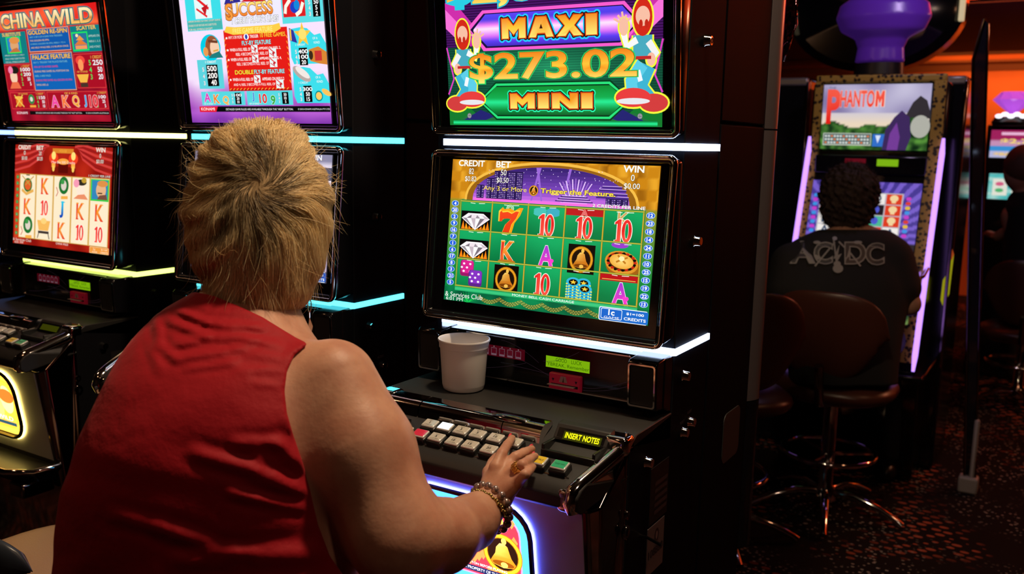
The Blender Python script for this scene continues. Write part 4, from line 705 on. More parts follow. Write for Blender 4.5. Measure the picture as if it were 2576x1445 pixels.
    for k in range(5): x = -.403 + .0195 * k; c.rect(x, 1.066, x + .013, 1.082, (200, 150, 170)); c.rect(x + .001, 1.070, x + .012, 1.081, (150, 20, 50)); c.ell(x + .0065, 1.0845, .0015, .0015, (220, 180, 190), n=8)
    c.text('PLEASE INSERT CARD', -.36, 1.052, -.328, 1.054, (70, 65, 75))
    for a, b, cc_, d in ((-.36, 1.1, -.27, 1.065), (-.4, 1.08, -.23, 1.035), (-.26, 1.07, -.18, 1.1), (-.17, 1.03, -.07, 1.06), (-.17, 1.025, -.07, 1.05), (-.33, 1.05, -.2, 1.04), (-.46, 1.03, -.3, 1.06)):
        c.line([(a + (cc_ - a) * t / 10, b + (d - b) * (t / 10) ** 1.7) for t in range(11)], .0006, (85, 60, 75))
    c.build('reader_markings', root, [artmat('reader_print', False, .22)] * 2)
    mb = MB(); mb.span((-.242, -.047, 1.020), (-.172, -.036, 1.052)); cr = B('card_reader', REDP, mb, bevel=.002)
    mb = MB(); mb.span((-.236, -.0475, 1.027), (-.177, -.0465, 1.032)); mb.build('card_slot', BLACK2, cr)
    mb = MB(); mb.span((-.241, -.056, 1.0295), (-.182, -.046, 1.0305)); mb.build('player_card', mat('white_card', (.6, .6, .6), .4), cr)
    c = Canvas(lambda x, y, l: (x, -.0476 - l, y)); c.poly([(-.219, 1.036), (-.2, 1.036), (-.204, 1.048), (-.215, 1.048)], (190, 160, 170)); c.poly([(-.211, 1.036), (-.208, 1.036), (-.209, 1.048)], (60, 10, 20)); c.poly([(-.235, 1.042), (-.229, 1.042), (-.232, 1.036)], (30, 20, 60)); c.poly([(-.184, 1.042), (-.178, 1.042), (-.181, 1.036)], (30, 20, 60)); c.build('card_arrow', cr, [PRINT, PRINT])
    # light strips
    for z, th, c1, c2 in ((1.4975, .0135, ledc, ledc), (1.1175, .0125, ledc if ledc != 'yellow' else 'lime', ledc if ledc != 'yellow' else 'lime')):
        mb = MB(); mb.add([(-.53, -.010, z - th / 2), (-.002, -.010, z - th / 2), (-.002, -.010, z + th / 2), (-.53, -.010, z + th / 2), (-.53, .002, z - th / 2), (-.53, .002, z + th / 2), (.004, -.004, z - th / 2), (.004, -.004, z + th / 2), (.004, .180, z - th / 2), (.004, .180, z + th / 2), (-.006, .18, z - th / 2), (-.006, .18, z + th / 2), (-.006, .002, z - th / 2), (-.006, .002, z + th / 2)],
                         [(0, 1, 2, 3), (0, 3, 5, 4), (1, 6, 7, 2), (6, 8, 9, 7), (8, 10, 11, 9), (3, 2, 7, 9, 11, 13, 5), (0, 4, 12, 10, 8, 6, 1)]); B('light_strip', LED[c1], mb, smooth=0)
    # bezels
    for name, z0, z1, r, sname in (('upper_screen_bezel', 1.5125, 1.865, .016, 'upper_screen'), ('lower_screen_bezel', 1.135, 1.4825, .016, 'lower_screen')):
        x0, x1 = -.536, .002
        mb = MB(); frame_ring(mb, x0, x1, z0, z1, r, [(.004, 0, 0.0), (.002, -.006, None), (.006, -.010, None), (.010, -.009, None), (.015, -.005, None), (.0165, .002, None)]); fr = B(name, BLACK2, mb, smooth=60)
        mb = MB(); frame_ring(mb, x0, x1, z0, z1, r, [(.0015, .002, None), (-.001, -.004, None), (-.0005, -.010, None), (.003, -.0135, None), (.007, -.012, None), (.009, -.008, None)]); mb.build('chrome_trim', CHROME, fr, smooth=80)
        mb = MB(); o = rr_outline(x0 + .013, x1 - .013, z0 + .013, z1 - .013, .006); mb.add([(x, Yp(z) + .001, z) for x, z in o] + [(x, .001, z) for x, z in o], [tuple(range(len(o)))] + [(i, (i + 1) % len(o), len(o) + (i + 1) % len(o), len(o) + i) for i in range(len(o))]); mb.build('screen_surround', BLACK2, fr, smooth=0)
        if sname == 'upper_screen': S = lambda x, y, l: (-.496 + x / 1.58 * .464, Yp(1.532 + y * .305) - .0008 - l, 1.532 + y * .305); f = art_up
        else: S = lambda x, y, l: (-.488 + x / 1.58 * .457, Yp(1.174 + y * .289) - .0008 - l, 1.174 + y * .289); f = art_low
        c = Canvas(S); f(c); c.build(sname, root)
    # locks, sockets and stickers on the flank
    for y, z in ((.077, 1.692), (.077, 1.32), (.053, 1.061), (.062, .945), (.098, .957), (-.114, .936)):
        mb = MB(); R = Matrix.Rotation(PI / 2, 3, 'Y'); mb.lathe([(.0001, .012), (.004, .0125), (.0085, .012), (.0095, .009), (.0105, .003), (.0115, 0), (.0001, -.001)], (0, y, z), 20, R); B('lock', CHROME, mb, smooth=40)
    for y, z, r in ((-.25, .915, .009), (-.19, .862, .007), (-.19, .83, .011)):
        mb = MB(); mb.lathe([(r * .45, -.002), (r * .5, .003), (r, .004), (r * 1.1, 0), (r, -.002)], (-.028 if y < -.24 else -.002, y, z), 20, Matrix.Rotation(PI / 2, 3, 'Y'), 1.2); B('side_fitting', CHROMED, mb, smooth=60)
    c = Canvas(lambda y, z, l: (.0008 + l, y, z)); c.text('RESET', .045, .964, .068, .970, (110, 110, 115)); c.text('AUDIT', .082, .976, .105, .982, (110, 110, 115)); c.build('lock_lettering', root, [PRINT, PRINT])
    mb = MB(); mb.span((.0, .31, .8), (.001, .43, .92)); mb = MB(); o = rr_outline(.315, .43, .80, .915, .02); mb.add([(.0015, y, z) for y, z in o] + [(.0, y, z) for y, z in o], [tuple(range(len(o)))] + [(i, (i + 1) % len(o), len(o) + (i + 1) % len(o), len(o) + i) for i in range(len(o))]); B('blank_plate', mat('dull_grey_plastic', (.045, .045, .045), .5), mb, smooth=0)
    if insert:
        mb = MB(); mb.span((.0, -.092, .805), (.0012, -.005, .915)); sp = B('rating_plate', mat('dark_plate', (.03, .028, .03), .3, .5), mb)
        c = Canvas(lambda y, z, l: (.0016 + l, y, z))
        for k in range(5): c.rect(-.07, .82 + .014 * k, -.01, .828 + .014 * k, (75, 65, 70))
        c.build('rating_rows', sp, [PRINT, PRINT])
        mb = MB(); mb.span((.0, -.095, .705), (.0015, -.015, .8)); st_ = B('serial_sticker', LABELD, mb)
        c = Canvas(lambda y, z, l: (.002 + l, y, z)); c.text('108880', -.088, .738, -.02, .753, (45, 38, 42), off=.02); c.ell(-.052, .775, .010, .014, (60, 52, 55)); c.ell(-.052, .775, .005, .008, (140, 130, 132)); c.build('serial_lettering', st_, [PRINT, PRINT])
        mb = MB(); mb.tube([(.0, -.125, .80), (.012, -.125, .80), (.045, -.135, .797)], .003, 8); B('side_lever', CHROME, mb)
    # tray and kick panels
    mb = MB(); P = [(-.53, -.24), (-.52, -.31), (-.46, -.35), (-.275, -.358), (-.09, -.35), (-.03, -.31), (-.02, -.24)]
    top = [(x, y, .632) for x, y in P]; bot = [(x * .9 - .027, y * .8 - .03, .59) for x, y in P]; mb.loft([top, bot], True, True); B('coin_tray', RUB, mb, smooth=30)
    mb = MB(); mb.tube([(x, y, .634) for x, y in P], .008, 10, flat=.7); B('tray_rim', CHROME, mb, smooth=80)
    mb = MB(); mb.span((-.11, -.33, .56), (-.05, -.24, .60)); B('tray_bracket', CHROMED, mb, bevel=.006)
    return root
PITCH = .7875
mach_b = machine(0, 'slot machine with white-blue light strips and a green bell game', 'curved-screen slot machines in the row', 'white', art_maxi, art_bell, 'INSERT NOTES', 'bell')
mach_f = machine(-PITCH, 'black slot machine with cyan light strips, its lower screen hidden behind the blonde head', 'curved-screen slot machines in the row', 'cyan', art_flying, art_flying_low, '', 'bell')
mach_c = machine(-2 * PITCH, 'black slot machine with yellow light strips and red curtain game, at the left end', 'curved-screen slot machines in the row', 'yellow', art_china_top, art_china, '      ', 'face')
machine(-3 * PITCH, 'slot machine with blue light strips, only its side showing at the left edge', 'curved-screen slot machines in the row', 'blue', art_china_top, art_china, '', 'face')

# ------------------------------------------------------------------ plastic cup on the button deck
mb = MB(); cb = at(1166, 979, 2, 1.0)
cup_prof = [(.001, .002), (.036, .0), (.041, .003), (.0435, .012), (.0485, .088), (.0505, .089), (.0508, .098), (.0515, .0995), (.0525, .101), (.0535, .1035), (.0525, .106), (.0505, .1055), (.0495, .102), (.0475, .088), (.0425, .012), (.040, .006), (.001, .005)]
mb.lathe(cup_prof, (0, 0, 0), 64); cup = mb.build('plastic_cup', mat('white_cup_plastic', (.9, .88, .88), .35, sss=.0), None, smooth=50)
cup.location = (cb.x, cb.y, 1.0005); tag(cup, 'empty white plastic cup standing on the button deck of the bell game machine', 'cup')

# ------------------------------------------------------------------ floor, walls, ceiling
def struct(o): o['kind'] = 'structure'; return o
def carpet():
    m = bpy.data.materials.new('patterned_carpet'); m.use_nodes = True; nt = m.node_tree; b = nt.nodes['Principled BSDF']; b.inputs['Roughness'].default_value = 0.95; b.inputs['Specular IOR Level'].default_value = .1
    tc = nt.nodes.new('ShaderNodeTexCoord'); N = nt.nodes.new; L = nt.links.new
    def dots(scale, sy, thr, rnd):
        mp = N('ShaderNodeMapping'); mp.inputs['Scale'].default_value = (scale, scale * sy, 1); mp.inputs['Rotation'].default_value = (0, 0, .5)
        v = N('ShaderNodeTexVoronoi'); v.inputs['Randomness'].default_value = rnd; v.inputs['Scale'].default_value = 1
        L(tc.outputs['Object'], mp.inputs['Vector']); L(mp.outputs[0], v.inputs['Vector'])
        c_ = N('ShaderNodeMath'); c_.operation = 'LESS_THAN'; c_.inputs[1].default_value = thr; L(v.outputs['Distance'], c_.inputs[0])
        return c_.outputs[0], v
    def patch(scale, lo, hi):
        n = N('ShaderNodeTexNoise'); n.inputs['Scale'].default_value = scale; r = N('ShaderNodeMapRange'); r.inputs[1].default_value = lo; r.inputs[2].default_value = hi; L(tc.outputs['Object'], n.inputs['Vector']); L(n.outputs['Fac'], r.inputs[0]); return r.outputs[0]
    def mul(a, b_): x = N('ShaderNodeMath'); x.operation = 'MULTIPLY'; L(a, x.inputs[0]); L(b_, x.inputs[1]); return x.outputs[0]
    d1, _ = dots(16, 1.7, .30, .35); d2, _ = dots(42, 1.4, .26, .8)
    m1 = mul(d1, patch(1.3, .48, .56)); m2 = mul(d2, patch(1.7, .42, .55))
    mx = N('ShaderNodeMix'); mx.data_type = 'RGBA'; mx.inputs[6].default_value = (.012, .007, .007, 1); mx.inputs[7].default_value = (.45, .10, .05, 1); L(m1, mx.inputs[0])
    m3 = N('ShaderNodeMix'); m3.data_type = 'RGBA'; m3.inputs[7].default_value = (.42, .36, .32, 1); L(m2, m3.inputs[0]); L(mx.outputs[2], m3.inputs[6]); L(m3.outputs[2], b.inputs['Base Color'])
    return m
mb = MB(); mb.span((-5, -4.5, -.1), (6.5, 9.2, 0)); o = mb.build('floor', carpet(), smooth=0); struct(o)
CEILM = mat('brown_ceiling_paint', (.06, .035, .03), .8); ORW = mat('orange_wall_paint', (.75, .22, .05), .75, var=(1.5, (.70, .19, .04), (.8, .25, .06))); DW = mat('dark_wall_paint', (.02, .015, .014), .8)
mb = MB(); mb.span((-5, -4.5, 3.0), (6.5, 4.4, 3.1)); struct(mb.build('ceiling', CEILM, smooth=0))
zs = at(2200, 22, 1, 5.0).z; zs2 = at(2200, 146, 1, 8.0).z
mb = MB(); mb.add([(-5, 5, zs), (6.5, 5, zs), (6.5, 8, zs2), (-5, 8, zs2), (-5, 5, 3.1), (6.5, 5, 3.1), (6.5, 8, 3.1), (-5, 8, 3.1)], [(0, 1, 2, 3), (4, 7, 6, 5), (0, 4, 5, 1), (1, 5, 6, 2), (2, 6, 7, 3), (3, 7, 4, 0)]); o = mb.build('trim_1', [CEILM], smooth=0); struct(o)
mb = MB(); mb.span((-5, 4.97, zs + .02), (6.5, 5.0, 3.1)); struct(mb.build('trim_2', ORW, smooth=0))
z1 = at(2200, 157, 1, 8.0).z; z2 = at(2200, 184, 1, 8.4).z
mb = MB(); mb.span((-5, 8.0, z1), (6.5, 8.03, zs2)); struct(mb.build('trim_3', ORW, smooth=0))
mb = MB(); mb.span((-5, 8.1, z2 + .06), (6.5, 8.45, z2 + .1)); mb.span((-5, 8.38, z2), (6.5, 8.45, z2 + .1)); struct(mb.build('trim_4', mat('beige_cornice', (.45, .2, .1), .6), smooth=0))
mb = MB(); mb.span((-5, 9.0, 0), (6.5, 9.1, 3.1)); struct(mb.build('wall_back', ORW, smooth=0))
mb = MB(); mb.span((-5.1, -4.5, 0), (-5, 9.2, 3.1)); struct(mb.build('wall_left', DW, smooth=0))
mb = MB(); mb.span((6.5, -4.5, 0), (6.6, 9.2, 3.1)); struct(mb.build('wall_right', DW, smooth=0))
mb = MB(); mb.span((-5.1, -4.6, 0), (6.6, -4.5, 3.1)); struct(mb.build('wall_front', DW, smooth=0))

# ------------------------------------------------------------------ implicit surfaces for bodies
def surface_nets(F, lo, h):
    S = F < 0; nx, ny, nz_ = F.shape
    cnt = np.zeros((nx - 1, ny - 1, nz_ - 1), np.int8)
    for i in (0, 1):
        for j in (0, 1):
            for k in (0, 1): cnt += S[i:nx - 1 + i, j:ny - 1 + j, k:nz_ - 1 + k]
    cells = np.argwhere((cnt > 0) & (cnt < 8)); idx = -np.ones(cnt.shape, np.int32); idx[tuple(cells.T)] = np.arange(len(cells))
    acc = np.zeros((len(cells), 3)); n = np.zeros(len(cells))
    cor = [(i, j, k) for i in (0, 1) for j in (0, 1) for k in (0, 1)]
    for a in cor:
        for ax in range(3):
            if a[ax] == 0:
                b = list(a); b[ax] = 1
                fa = F[tuple((cells + a).T)]; fb = F[tuple((cells + b).T)]; m = (fa < 0) != (fb < 0)
                t = np.where(m, fa / np.where(m, fa - fb, 1), 0); p = np.array(a, float)[None].repeat(len(cells), 0); p[:, ax] += t
                acc += p * m[:, None]; n += m
    V = lo + (cells + acc / n[:, None]) * h; faces = []
    for ax in range(3):
        o1, o2 = [(1, 2), (2, 0), (0, 1)][ax]
        A = S[tuple(slice(0, -1) if d == ax else slice(None) for d in range(3))]; Bq = S[tuple(slice(1, None) if d == ax else slice(None) for d in range(3))]
        E_ = np.argwhere(A != Bq); ok = (E_[:, o1] > 0) & (E_[:, o2] > 0) & (E_[:, o1] < F.shape[o1] - 1) & (E_[:, o2] < F.shape[o2] - 1); E_ = E_[ok]
        inside = A[tuple(E_.T)]; q = []
        for d1, d2 in ((-1, -1), (0, -1), (0, 0), (-1, 0)):
            c = E_.copy(); c[:, o1] += d1; c[:, o2] += d2; q.append(idx[tuple(c.T)])
        Q = np.stack(q, 1); Q[~inside] = Q[~inside][:, ::-1]; faces.append(Q)
    return V, np.concatenate(faces)
def sdf_mesh(fn, lo, hi, h, blk=8, slack=2.2):
    lo = np.array(lo, float); n = (np.ceil((np.array(hi) - lo) / h / blk).astype(int)) * blk; F = np.ones(n + 1, np.float32)
    nb = n // blk; I = np.stack(np.meshgrid(*[np.arange(k) for k in nb], indexing='ij'), -1).reshape(-1, 3)
    cen = lo + (I * blk + blk / 2) * h; d = fn(cen); act = np.abs(d) < blk * h * .87 * slack
    for i, di in zip(I[~act], d[~act]): F[i[0] * blk:i[0] * blk + blk + 1, i[1] * blk:i[1] * blk + blk + 1, i[2] * blk:i[2] * blk + blk + 1] = di
    L = np.stack(np.meshgrid(*[np.arange(blk + 1)] * 3, indexing='ij'), -1).reshape(-1, 3)
    A = I[act]
    for s in range(0, len(A), 400):
        a = A[s:s + 400]; G = (a[:, None] * blk + L[None]); P = lo + G * h; v = fn(P.reshape(-1, 3)).reshape(len(a), -1)
        F[G[..., 0], G[..., 1], G[..., 2]] = v
    return surface_nets(F, lo, h)
def mesh_np(name, V, Q, m, parent, smooth=180):
    me = bpy.data.meshes.new(name); me.vertices.add(len(V)); me.vertices.foreach_set('co', V.astype(np.float32).ravel())
    k = Q.shape[1]; me.loops.add(Q.size); me.loops.foreach_set('vertex_index', Q.astype(np.int32).ravel()); me.polygons.add(len(Q))
    me.polygons.foreach_set('loop_start', np.arange(0, Q.size, k, dtype=np.int32)); me.update(calc_edges=True); me.validate()
    return finish(me, name, m, parent, 0, smooth, normals=False)
def smin(a, b, k): h_ = np.clip(.5 + .5 * (b - a) / k, 0, 1); return b + (a - b) * h_ - k * h_ * (1 - h_)
def smax(a, b, k): return -smin(-a, -b, k)
def cap(P, a, b, ra, rb, sq=None):
    a = np.array(a, float); b = np.array(b, float); ab = b - a; t = np.clip(((P - a) @ ab) / (ab @ ab + 1e-12), 0, 1); D = P - (a + t[:, None] * ab)
    if sq is not None:                        # flatten along a direction: (unit vector, factor)
        n_, f = np.array(sq[0], float), sq[1]; n_ = n_ / np.linalg.norm(n_); c = D @ n_; D = D + np.outer(c * (f - 1), n_)
    return np.linalg.norm(D, axis=1) - (ra + t * (rb - ra))
def ellip(P, c, r, R=None):
    D = P - np.array(c, float)
    if R is not None: D = D @ np.array(R).T
    r = np.array(r, float); k = np.linalg.norm(D / r, axis=1); return (k - 1) * r.min()
def camq(P): return (P - CAM) @ M.T
def uvd(P): q = camq(P); return 1288 + FPX * q[:, 0] / q[:, 2], 722.5 + FPX * q[:, 1] / q[:, 2], q[:, 2]
def stack(P, rows, sup=2.3):
    """body of cross-sections: rows = (v, uL, uR, centre depth, half depth), each a full ellipse in space"""
    q = camq(P); R_ = np.array(rows, float); d = R_[:, 3]; Y = (R_[:, 0] - 722.5) / FPX * d; o = np.argsort(Y); Y = Y[o]
    hw = ((R_[:, 2] - R_[:, 1]) / 2 / FPX * d)[o]; cx = (((R_[:, 1] + R_[:, 2]) / 2 - 1288) / FPX * d)[o]; cz = d[o]; hd = R_[o, 4]
    from_y = np.clip(q[:, 1], Y[0], Y[-1])
    def ip(a):                                 # smooth interpolation along the axis
        i = np.clip(np.searchsorted(Y, from_y) - 1, 0, len(Y) - 2); t = (from_y - Y[i]) / (Y[i + 1] - Y[i]); m = np.gradient(a, Y); hh = Y[i + 1] - Y[i]
        return (2 * t**3 - 3 * t**2 + 1) * a[i] + (t**3 - 2 * t**2 + t) * hh * m[i] + (-2 * t**3 + 3 * t**2) * a[i + 1] + (t**3 - t**2) * hh * m[i + 1]
    x = (q[:, 0] - ip(cx)) / ip(hw); z = (q[:, 2] - ip(cz)) / ip(hd); k = (np.abs(x) ** sup + np.abs(z) ** sup) ** (1 / sup)
    dd = (k - 1) * np.minimum(ip(hw), ip(hd)); e = np.maximum(Y[0] - q[:, 1], q[:, 1] - Y[-1]); return np.where(e > 0, np.sqrt(np.maximum(dd, 0) ** 2 + e ** 2), dd)
def vnoise(P, s, seed=0): return np.array([mnoise.noise(Vector((p[0] * s, p[1] * s, p[2] * s + seed))) for p in P])

SKIN = mat('fair_skin', (.56, .29, .19), .48, sss=.22, spec=.4, bump=(140, .22, .002), var=(22, (.60, .32, .21), (.48, .22, .14)))
NAIL = mat('coral_nail_varnish', srgb((235, 70, 90)), .15, coat=.6)
GOLD = mat('gold', (.95, .62, .2), .18, 1.0); PEARL = mat('bronze_pearl', (.42, .30, .27), .14, .65, coat=.6); STEEL = mat('dark_bead', (.16, .14, .13), .2, .8)

# ------------------------------------------------------------------ the woman at the bell game
woman = thing('person', 'blonde person in sleeveless red top pressing a button of the bell game machine', 'person', tuple(at(420, 1445, 2, 0) * 0 + Vector((-.45, -.80, 0))))
WL = Vector(woman.location)
def wp(o): o.location = -WL; return o         # parts are modelled in world space
T_ROWS = [(735, 505, 690, 1.425, .060), (775, 438, 738, 1.415, .078), (830, 378, 780, 1.40, .10), (900, 326, 830, 1.375, .120), (1000, 281, 850, 1.35, .136), (1100, 237, 850, 1.338, .144), (1200, 207, 852, 1.338, .150), (1300, 186, 875, 1.345, .155), (1445, 176, 950, 1.365, .165), (1600, 165, 1010, 1.385, .175), (1800, 165, 1030, 1.40, .18), (1960, 210, 1000, 1.41, .17)]
sh = atd(835, 968, 1.335); el = atd(1000, 1352, 1.275); fa1 = atd(1110, 1350, 1.345); fa2 = atd(1185, 1315, 1.425)
wr = at(1240, 1262, 2, .930); palm = at(1283, 1205, 2, .962)
H_IDX = [at(1247, 1176, 2, .980), at(1262, 1142, 2, .996), at(1276, 1120, 2, .992), at(1288, 1103, 2, .984)]
H_MID = [at(1270, 1174, 2, .978), at(1297, 1150, 2, .991), at(1318, 1139, 2, .988), at(1338, 1130, 2, .980)]
H_RNG = [at(1292, 1190, 2, .978), at(1314, 1170, 2, .996), at(1331, 1158, 2, .991), at(1346, 1148, 2, .981)]
H_PNK = [at(1307, 1209, 2, .974), at(1321, 1194, 2, .992), at(1332, 1184, 2, .988), at(1341, 1175, 2, .979)]
H_THB = [at(1232, 1225, 2, .950), at(1232, 1190, 2, .962), at(1240, 1165, 2, .966), at(1250, 1150, 2, .968)]
hn = (H_IDX[0] - wr).cross(H_PNK[0] - wr).normalized(); hn = hn if hn.z > 0 else -hn
def torso(P): return stack(P, T_ROWS)
def shoulder(P): return cap(P, sh, sh.lerp(el, .12), .066, .072)
def arm(P):
    d = cap(P, sh, sh.lerp(el, .45), .067, .076); d = smin(d, cap(P, sh.lerp(el, .45), el, .076, .064), .02)
    d = smin(d, cap(P, el, fa1, .062, .052), .03); d = smin(d, cap(P, fa1, fa2, .052, .040), .02); return smin(d, cap(P, fa2, wr, .040, .0265), .02)
def hand(P):
    d = cap(P, wr, palm, .0265, .026, (hn, 1.45))
    for f, r in ((H_IDX, .0115), (H_MID, .0112), (H_RNG, .0108), (H_PNK, .0102)): d = smin(d, cap(P, wr.lerp(f[0], .3), f[0], .019, r, (hn, 1.2)), .010)
    d = smin(d, cap(P, H_THB[0], H_THB[1], .015, .0115), .014); fin = cap(P, H_THB[1], H_THB[2], .0112, .0098); fin = np.minimum(fin, cap(P, H_THB[2], H_THB[3], .0098, .008)); d = smin(d, fin, .006)
    for f, r in ((H_IDX, .0092), (H_MID, .0090), (H_RNG, .0088), (H_PNK, .0082)):
        g = cap(P, f[0], f[1], r * 1.08, r * .98); g = smin(g, cap(P, f[1], f[2], r * .95, r * .88), .002); g = smin(g, cap(P, f[2], f[3], r * .88, r * .70), .002);
        fing = g if f is H_IDX else np.minimum(fing, g)
    d = smin(d, fing, .0035)
    return d
FACE_DIR = Vector((-.12, .98, -.12)).normalized()
hc = atd(652, 560, 1.455); RG = FACE_DIR.cross(Vector((0, 0, 1))).normalized(); UPV = RG.cross(FACE_DIR)
HB = np.array([tuple(RG), tuple(FACE_DIR), tuple(UPV)])
def hp(x, y, z): return hc + RG * x + FACE_DIR * y + UPV * z
def head(P):
    d = ellip(P, hp(0, .0, .015), (.075, .095, .095), HB); d = smin(d, ellip(P, hp(0, .03, -.055), (.058, .066, .06), HB), .03)
    d = smin(d, cap(P, hp(-.0, .06, -.095), hp(0, .082, -.1), .02, .014), .02)                      # chin
    d = smin(d, cap(P, hp(0, .1, .0), hp(0, .118, -.035), .007, .013), .012)                         # nose
    for s in (-1, 1):
        d = smin(d, cap(P, hp(s * .015, .1, .022), hp(s * .04, .09, .022), .007, .006), .01)        # brow
        d = smin(d, ellip(P, hp(s * .032, .088, .004), (.014, .012, .011), HB), .004)                # eyelid
        d = smin(d, ellip(P, hp(s * .04, .072, -.035), (.024, .022, .02), HB), .02)                  # cheek
        d = smin(d, ellip(P, hp(s * .079, -.002, -.012), (.008, .017, .03), HB), .006)               # ear
    d = smin(d, cap(P, hp(-.018, .098, -.063), hp(.018, .098, -.063), .006, .006), .006); return d   # lips
nk = atd(668, 800, 1.42)
def skin(P):
    d = smin(torso(P) + .004, arm(P), .035); d = smin(d, head(P), .01); u, v, dd = uvd(P)
    n1 = cap(P, hp(0, -.005, -.05), atd(655, 850, 1.425), .053, .060); d = smin(d, n1, .03); 
    return smin(d, hand(P), .012)
pts = [wr, palm, el, sh]
V, Q = sdf_mesh(skin, (-1.02, -1.16, .55), (.02, -.18, 1.52), .0030)
body = mesh_np('body', V, Q, SKIN, woman); wp(body)

# red top: the torso and shoulder grown a little, cut at the armhole and the neck
ARMHOLE = np.array([(772, 868), (740, 895), (722, 935), (716, 985), (722, 1040), (738, 1095), (757, 1150), (774, 1205), (786, 1260), (800, 1320), (830, 1400), (900, 1500), (960, 1600), (1100, 1800), (1100, 2100)], float)
NECK = np.array([(300, 728), (480, 733), (540, 745), (600, 770), (660, 798), (715, 832), (745, 850), (790, 872), (1000, 960)], float)
FOLDS = [(486, 1141, 640, 1185, 17, 3.4), (640, 1185, 770, 1240, 22, 4.0), (591, 1116, 712, 1118, 14, 2.2), (700, 1118, 770, 1190, 19, 3.7), (640, 1140, 700, 1165, 12, 1.6), (576, 1242, 770, 1281, 13, 2.5), (285, 1297, 400, 1330, 17, 2.2), (400, 1330, 531, 1377, 19, 3.4), (531, 1377, 640, 1395, 16, 1.9), (441, 1412, 586, 1405, 20, 3.1), (586, 1407, 790, 1392, 23, 3.1), (448, 782, 520, 812, 12, 2.8), (520, 812, 660, 826, 12, 2.5), (420, 806, 520, 846, 13, 2.2), (444, 868, 520, 848, 13, 2.5), (520, 846, 640, 858, 12, 2.0), (395, 800, 400, 868, 14, 2.2), (400, 868, 446, 908, 14, 2.2), (446, 903, 560, 888, 13, 2.5), (560, 886, 630, 868, 12, 1.6), (380, 860, 400, 930, 16, 1.6), (470, 925, 590, 910, 13, 1.6), (640, 945, 700, 950, 14, -1.9), (560, 830, 700, 870, 13, 1.9), (600, 905, 700, 925, 17, -1.6), (720, 1050, 770, 1100, 20, 1.2)]
def folds(u, v):
    o = np.zeros_like(u)
    for a, b, c_, d_, w_, h_ in FOLDS:
        h_ = h_ * (1.9 if b < 950 else 1.6); w_ = w_ * (.8 if b < 950 else 1)
        t = np.clip(((u - a) * (c_ - a) + (v - b) * (d_ - b)) / ((c_ - a) ** 2 + (d_ - b) ** 2), 0, 1); r2 = (u - a - t * (c_ - a)) ** 2 + (v - b - t * (d_ - b)) ** 2
        taper = np.sqrt(np.clip(4 * t * (1 - t), 0, 1)) * .6 + .4; s = np.where(v > b + t * (d_ - b), 1.0, 1.0); o += h_ * .001 * taper * np.exp(-r2 / (w_ * w_)) - h_ * .0005 * taper * np.exp(-((np.sqrt(r2) - w_ * 1.8) / (w_ * .8)) ** 2)
    return o
def shirt(P):
    d = smin(torso(P), shoulder(P), .03) - .006; u, v, dd = uvd(P); back = np.clip((1.40 - dd) / .06, 0, 1)
    d = d - folds(u, v) * back
    d = d - .0018 * np.sin(u * .018 + 2.2 * np.sin(v * .013)) * np.sin(v * .021 + u * .006) * back
    ua = np.interp(v, ARMHOLE[:, 1], ARMHOLE[:, 0]); d = smax(d, (u - ua) * dd / FPX * .95, .004)
    vn = np.interp(u, NECK[:, 0], NECK[:, 1]); d = smax(d, (vn - v) * dd / FPX * .9, .004)
    return d
V, Q = sdf_mesh(shirt, (-1.02, -1.16, .58), (.02, -.22, 1.32), .0036)
REDC = mat('red_jersey', (.36, .005, .014), .65, sheen=.2, spec=.18, bump=(28, .5, .006)); REDC.node_tree.nodes['Principled BSDF'].inputs['Sheen Tint'].default_value = (1, .25, .25, 1)
wp(mesh_np('sleeveless_top', V, Q, REDC, woman))
# trousers and shoes
hip = atd(590, 1900, 1.32)
def trousers(P):
    d = ellip(P, hip + Vector((0, 0, -.01)), (.2, .16, .13))
    for s, kx in ((-1, -.66), (1, -.36)):
        a = hip + Vector((s * .09, .0, -.0)); k = Vector((kx, hip.y + .42, hip.z + .01)); f = Vector((kx - .02, hip.y + .34, .12)); d = smin(d, cap(P, a, k, .10, .07), .04); d = smin(d, cap(P, k, f, .066, .05), .03)
    return d
V, Q = sdf_mesh(trousers, (hip.x - .32, hip.y - .26, .05), (hip.x + .45, hip.y + .56, hip.z + .16), .008)
wp(mesh_np('trousers', V, Q, mat('pink_trousers', (.5, .12, .2), .7), woman))
for kx in (-.68, -.38):
    mb = MB(); mb.sph((kx, hip.y + .39, .05), (.045, .12, .05)); wp(mb.build('shoe', mat('dark_shoe', (.03, .02, .02), .5), woman, smooth=180))
# nails
for f, r in ((H_IDX, .0064), (H_MID, .0062), (H_RNG, .0060), (H_PNK, .0054)):
    t = (f[3] - f[2]).normalized(); n_ = (hn - t * hn.dot(t)).normalized(); s_ = t.cross(n_); R = Matrix((s_, t, n_)).transposed()
    mb = MB(); mb.sph((0, 0, 0), (r * .88, r * 1.9, r * .45), 8); mb.v = [tuple(R @ Vector(p) + f[3] + t * r * 1.35 + n_ * r * .85) for p in mb.v]; wp(mb.build('fingernail', NAIL, woman, smooth=180))
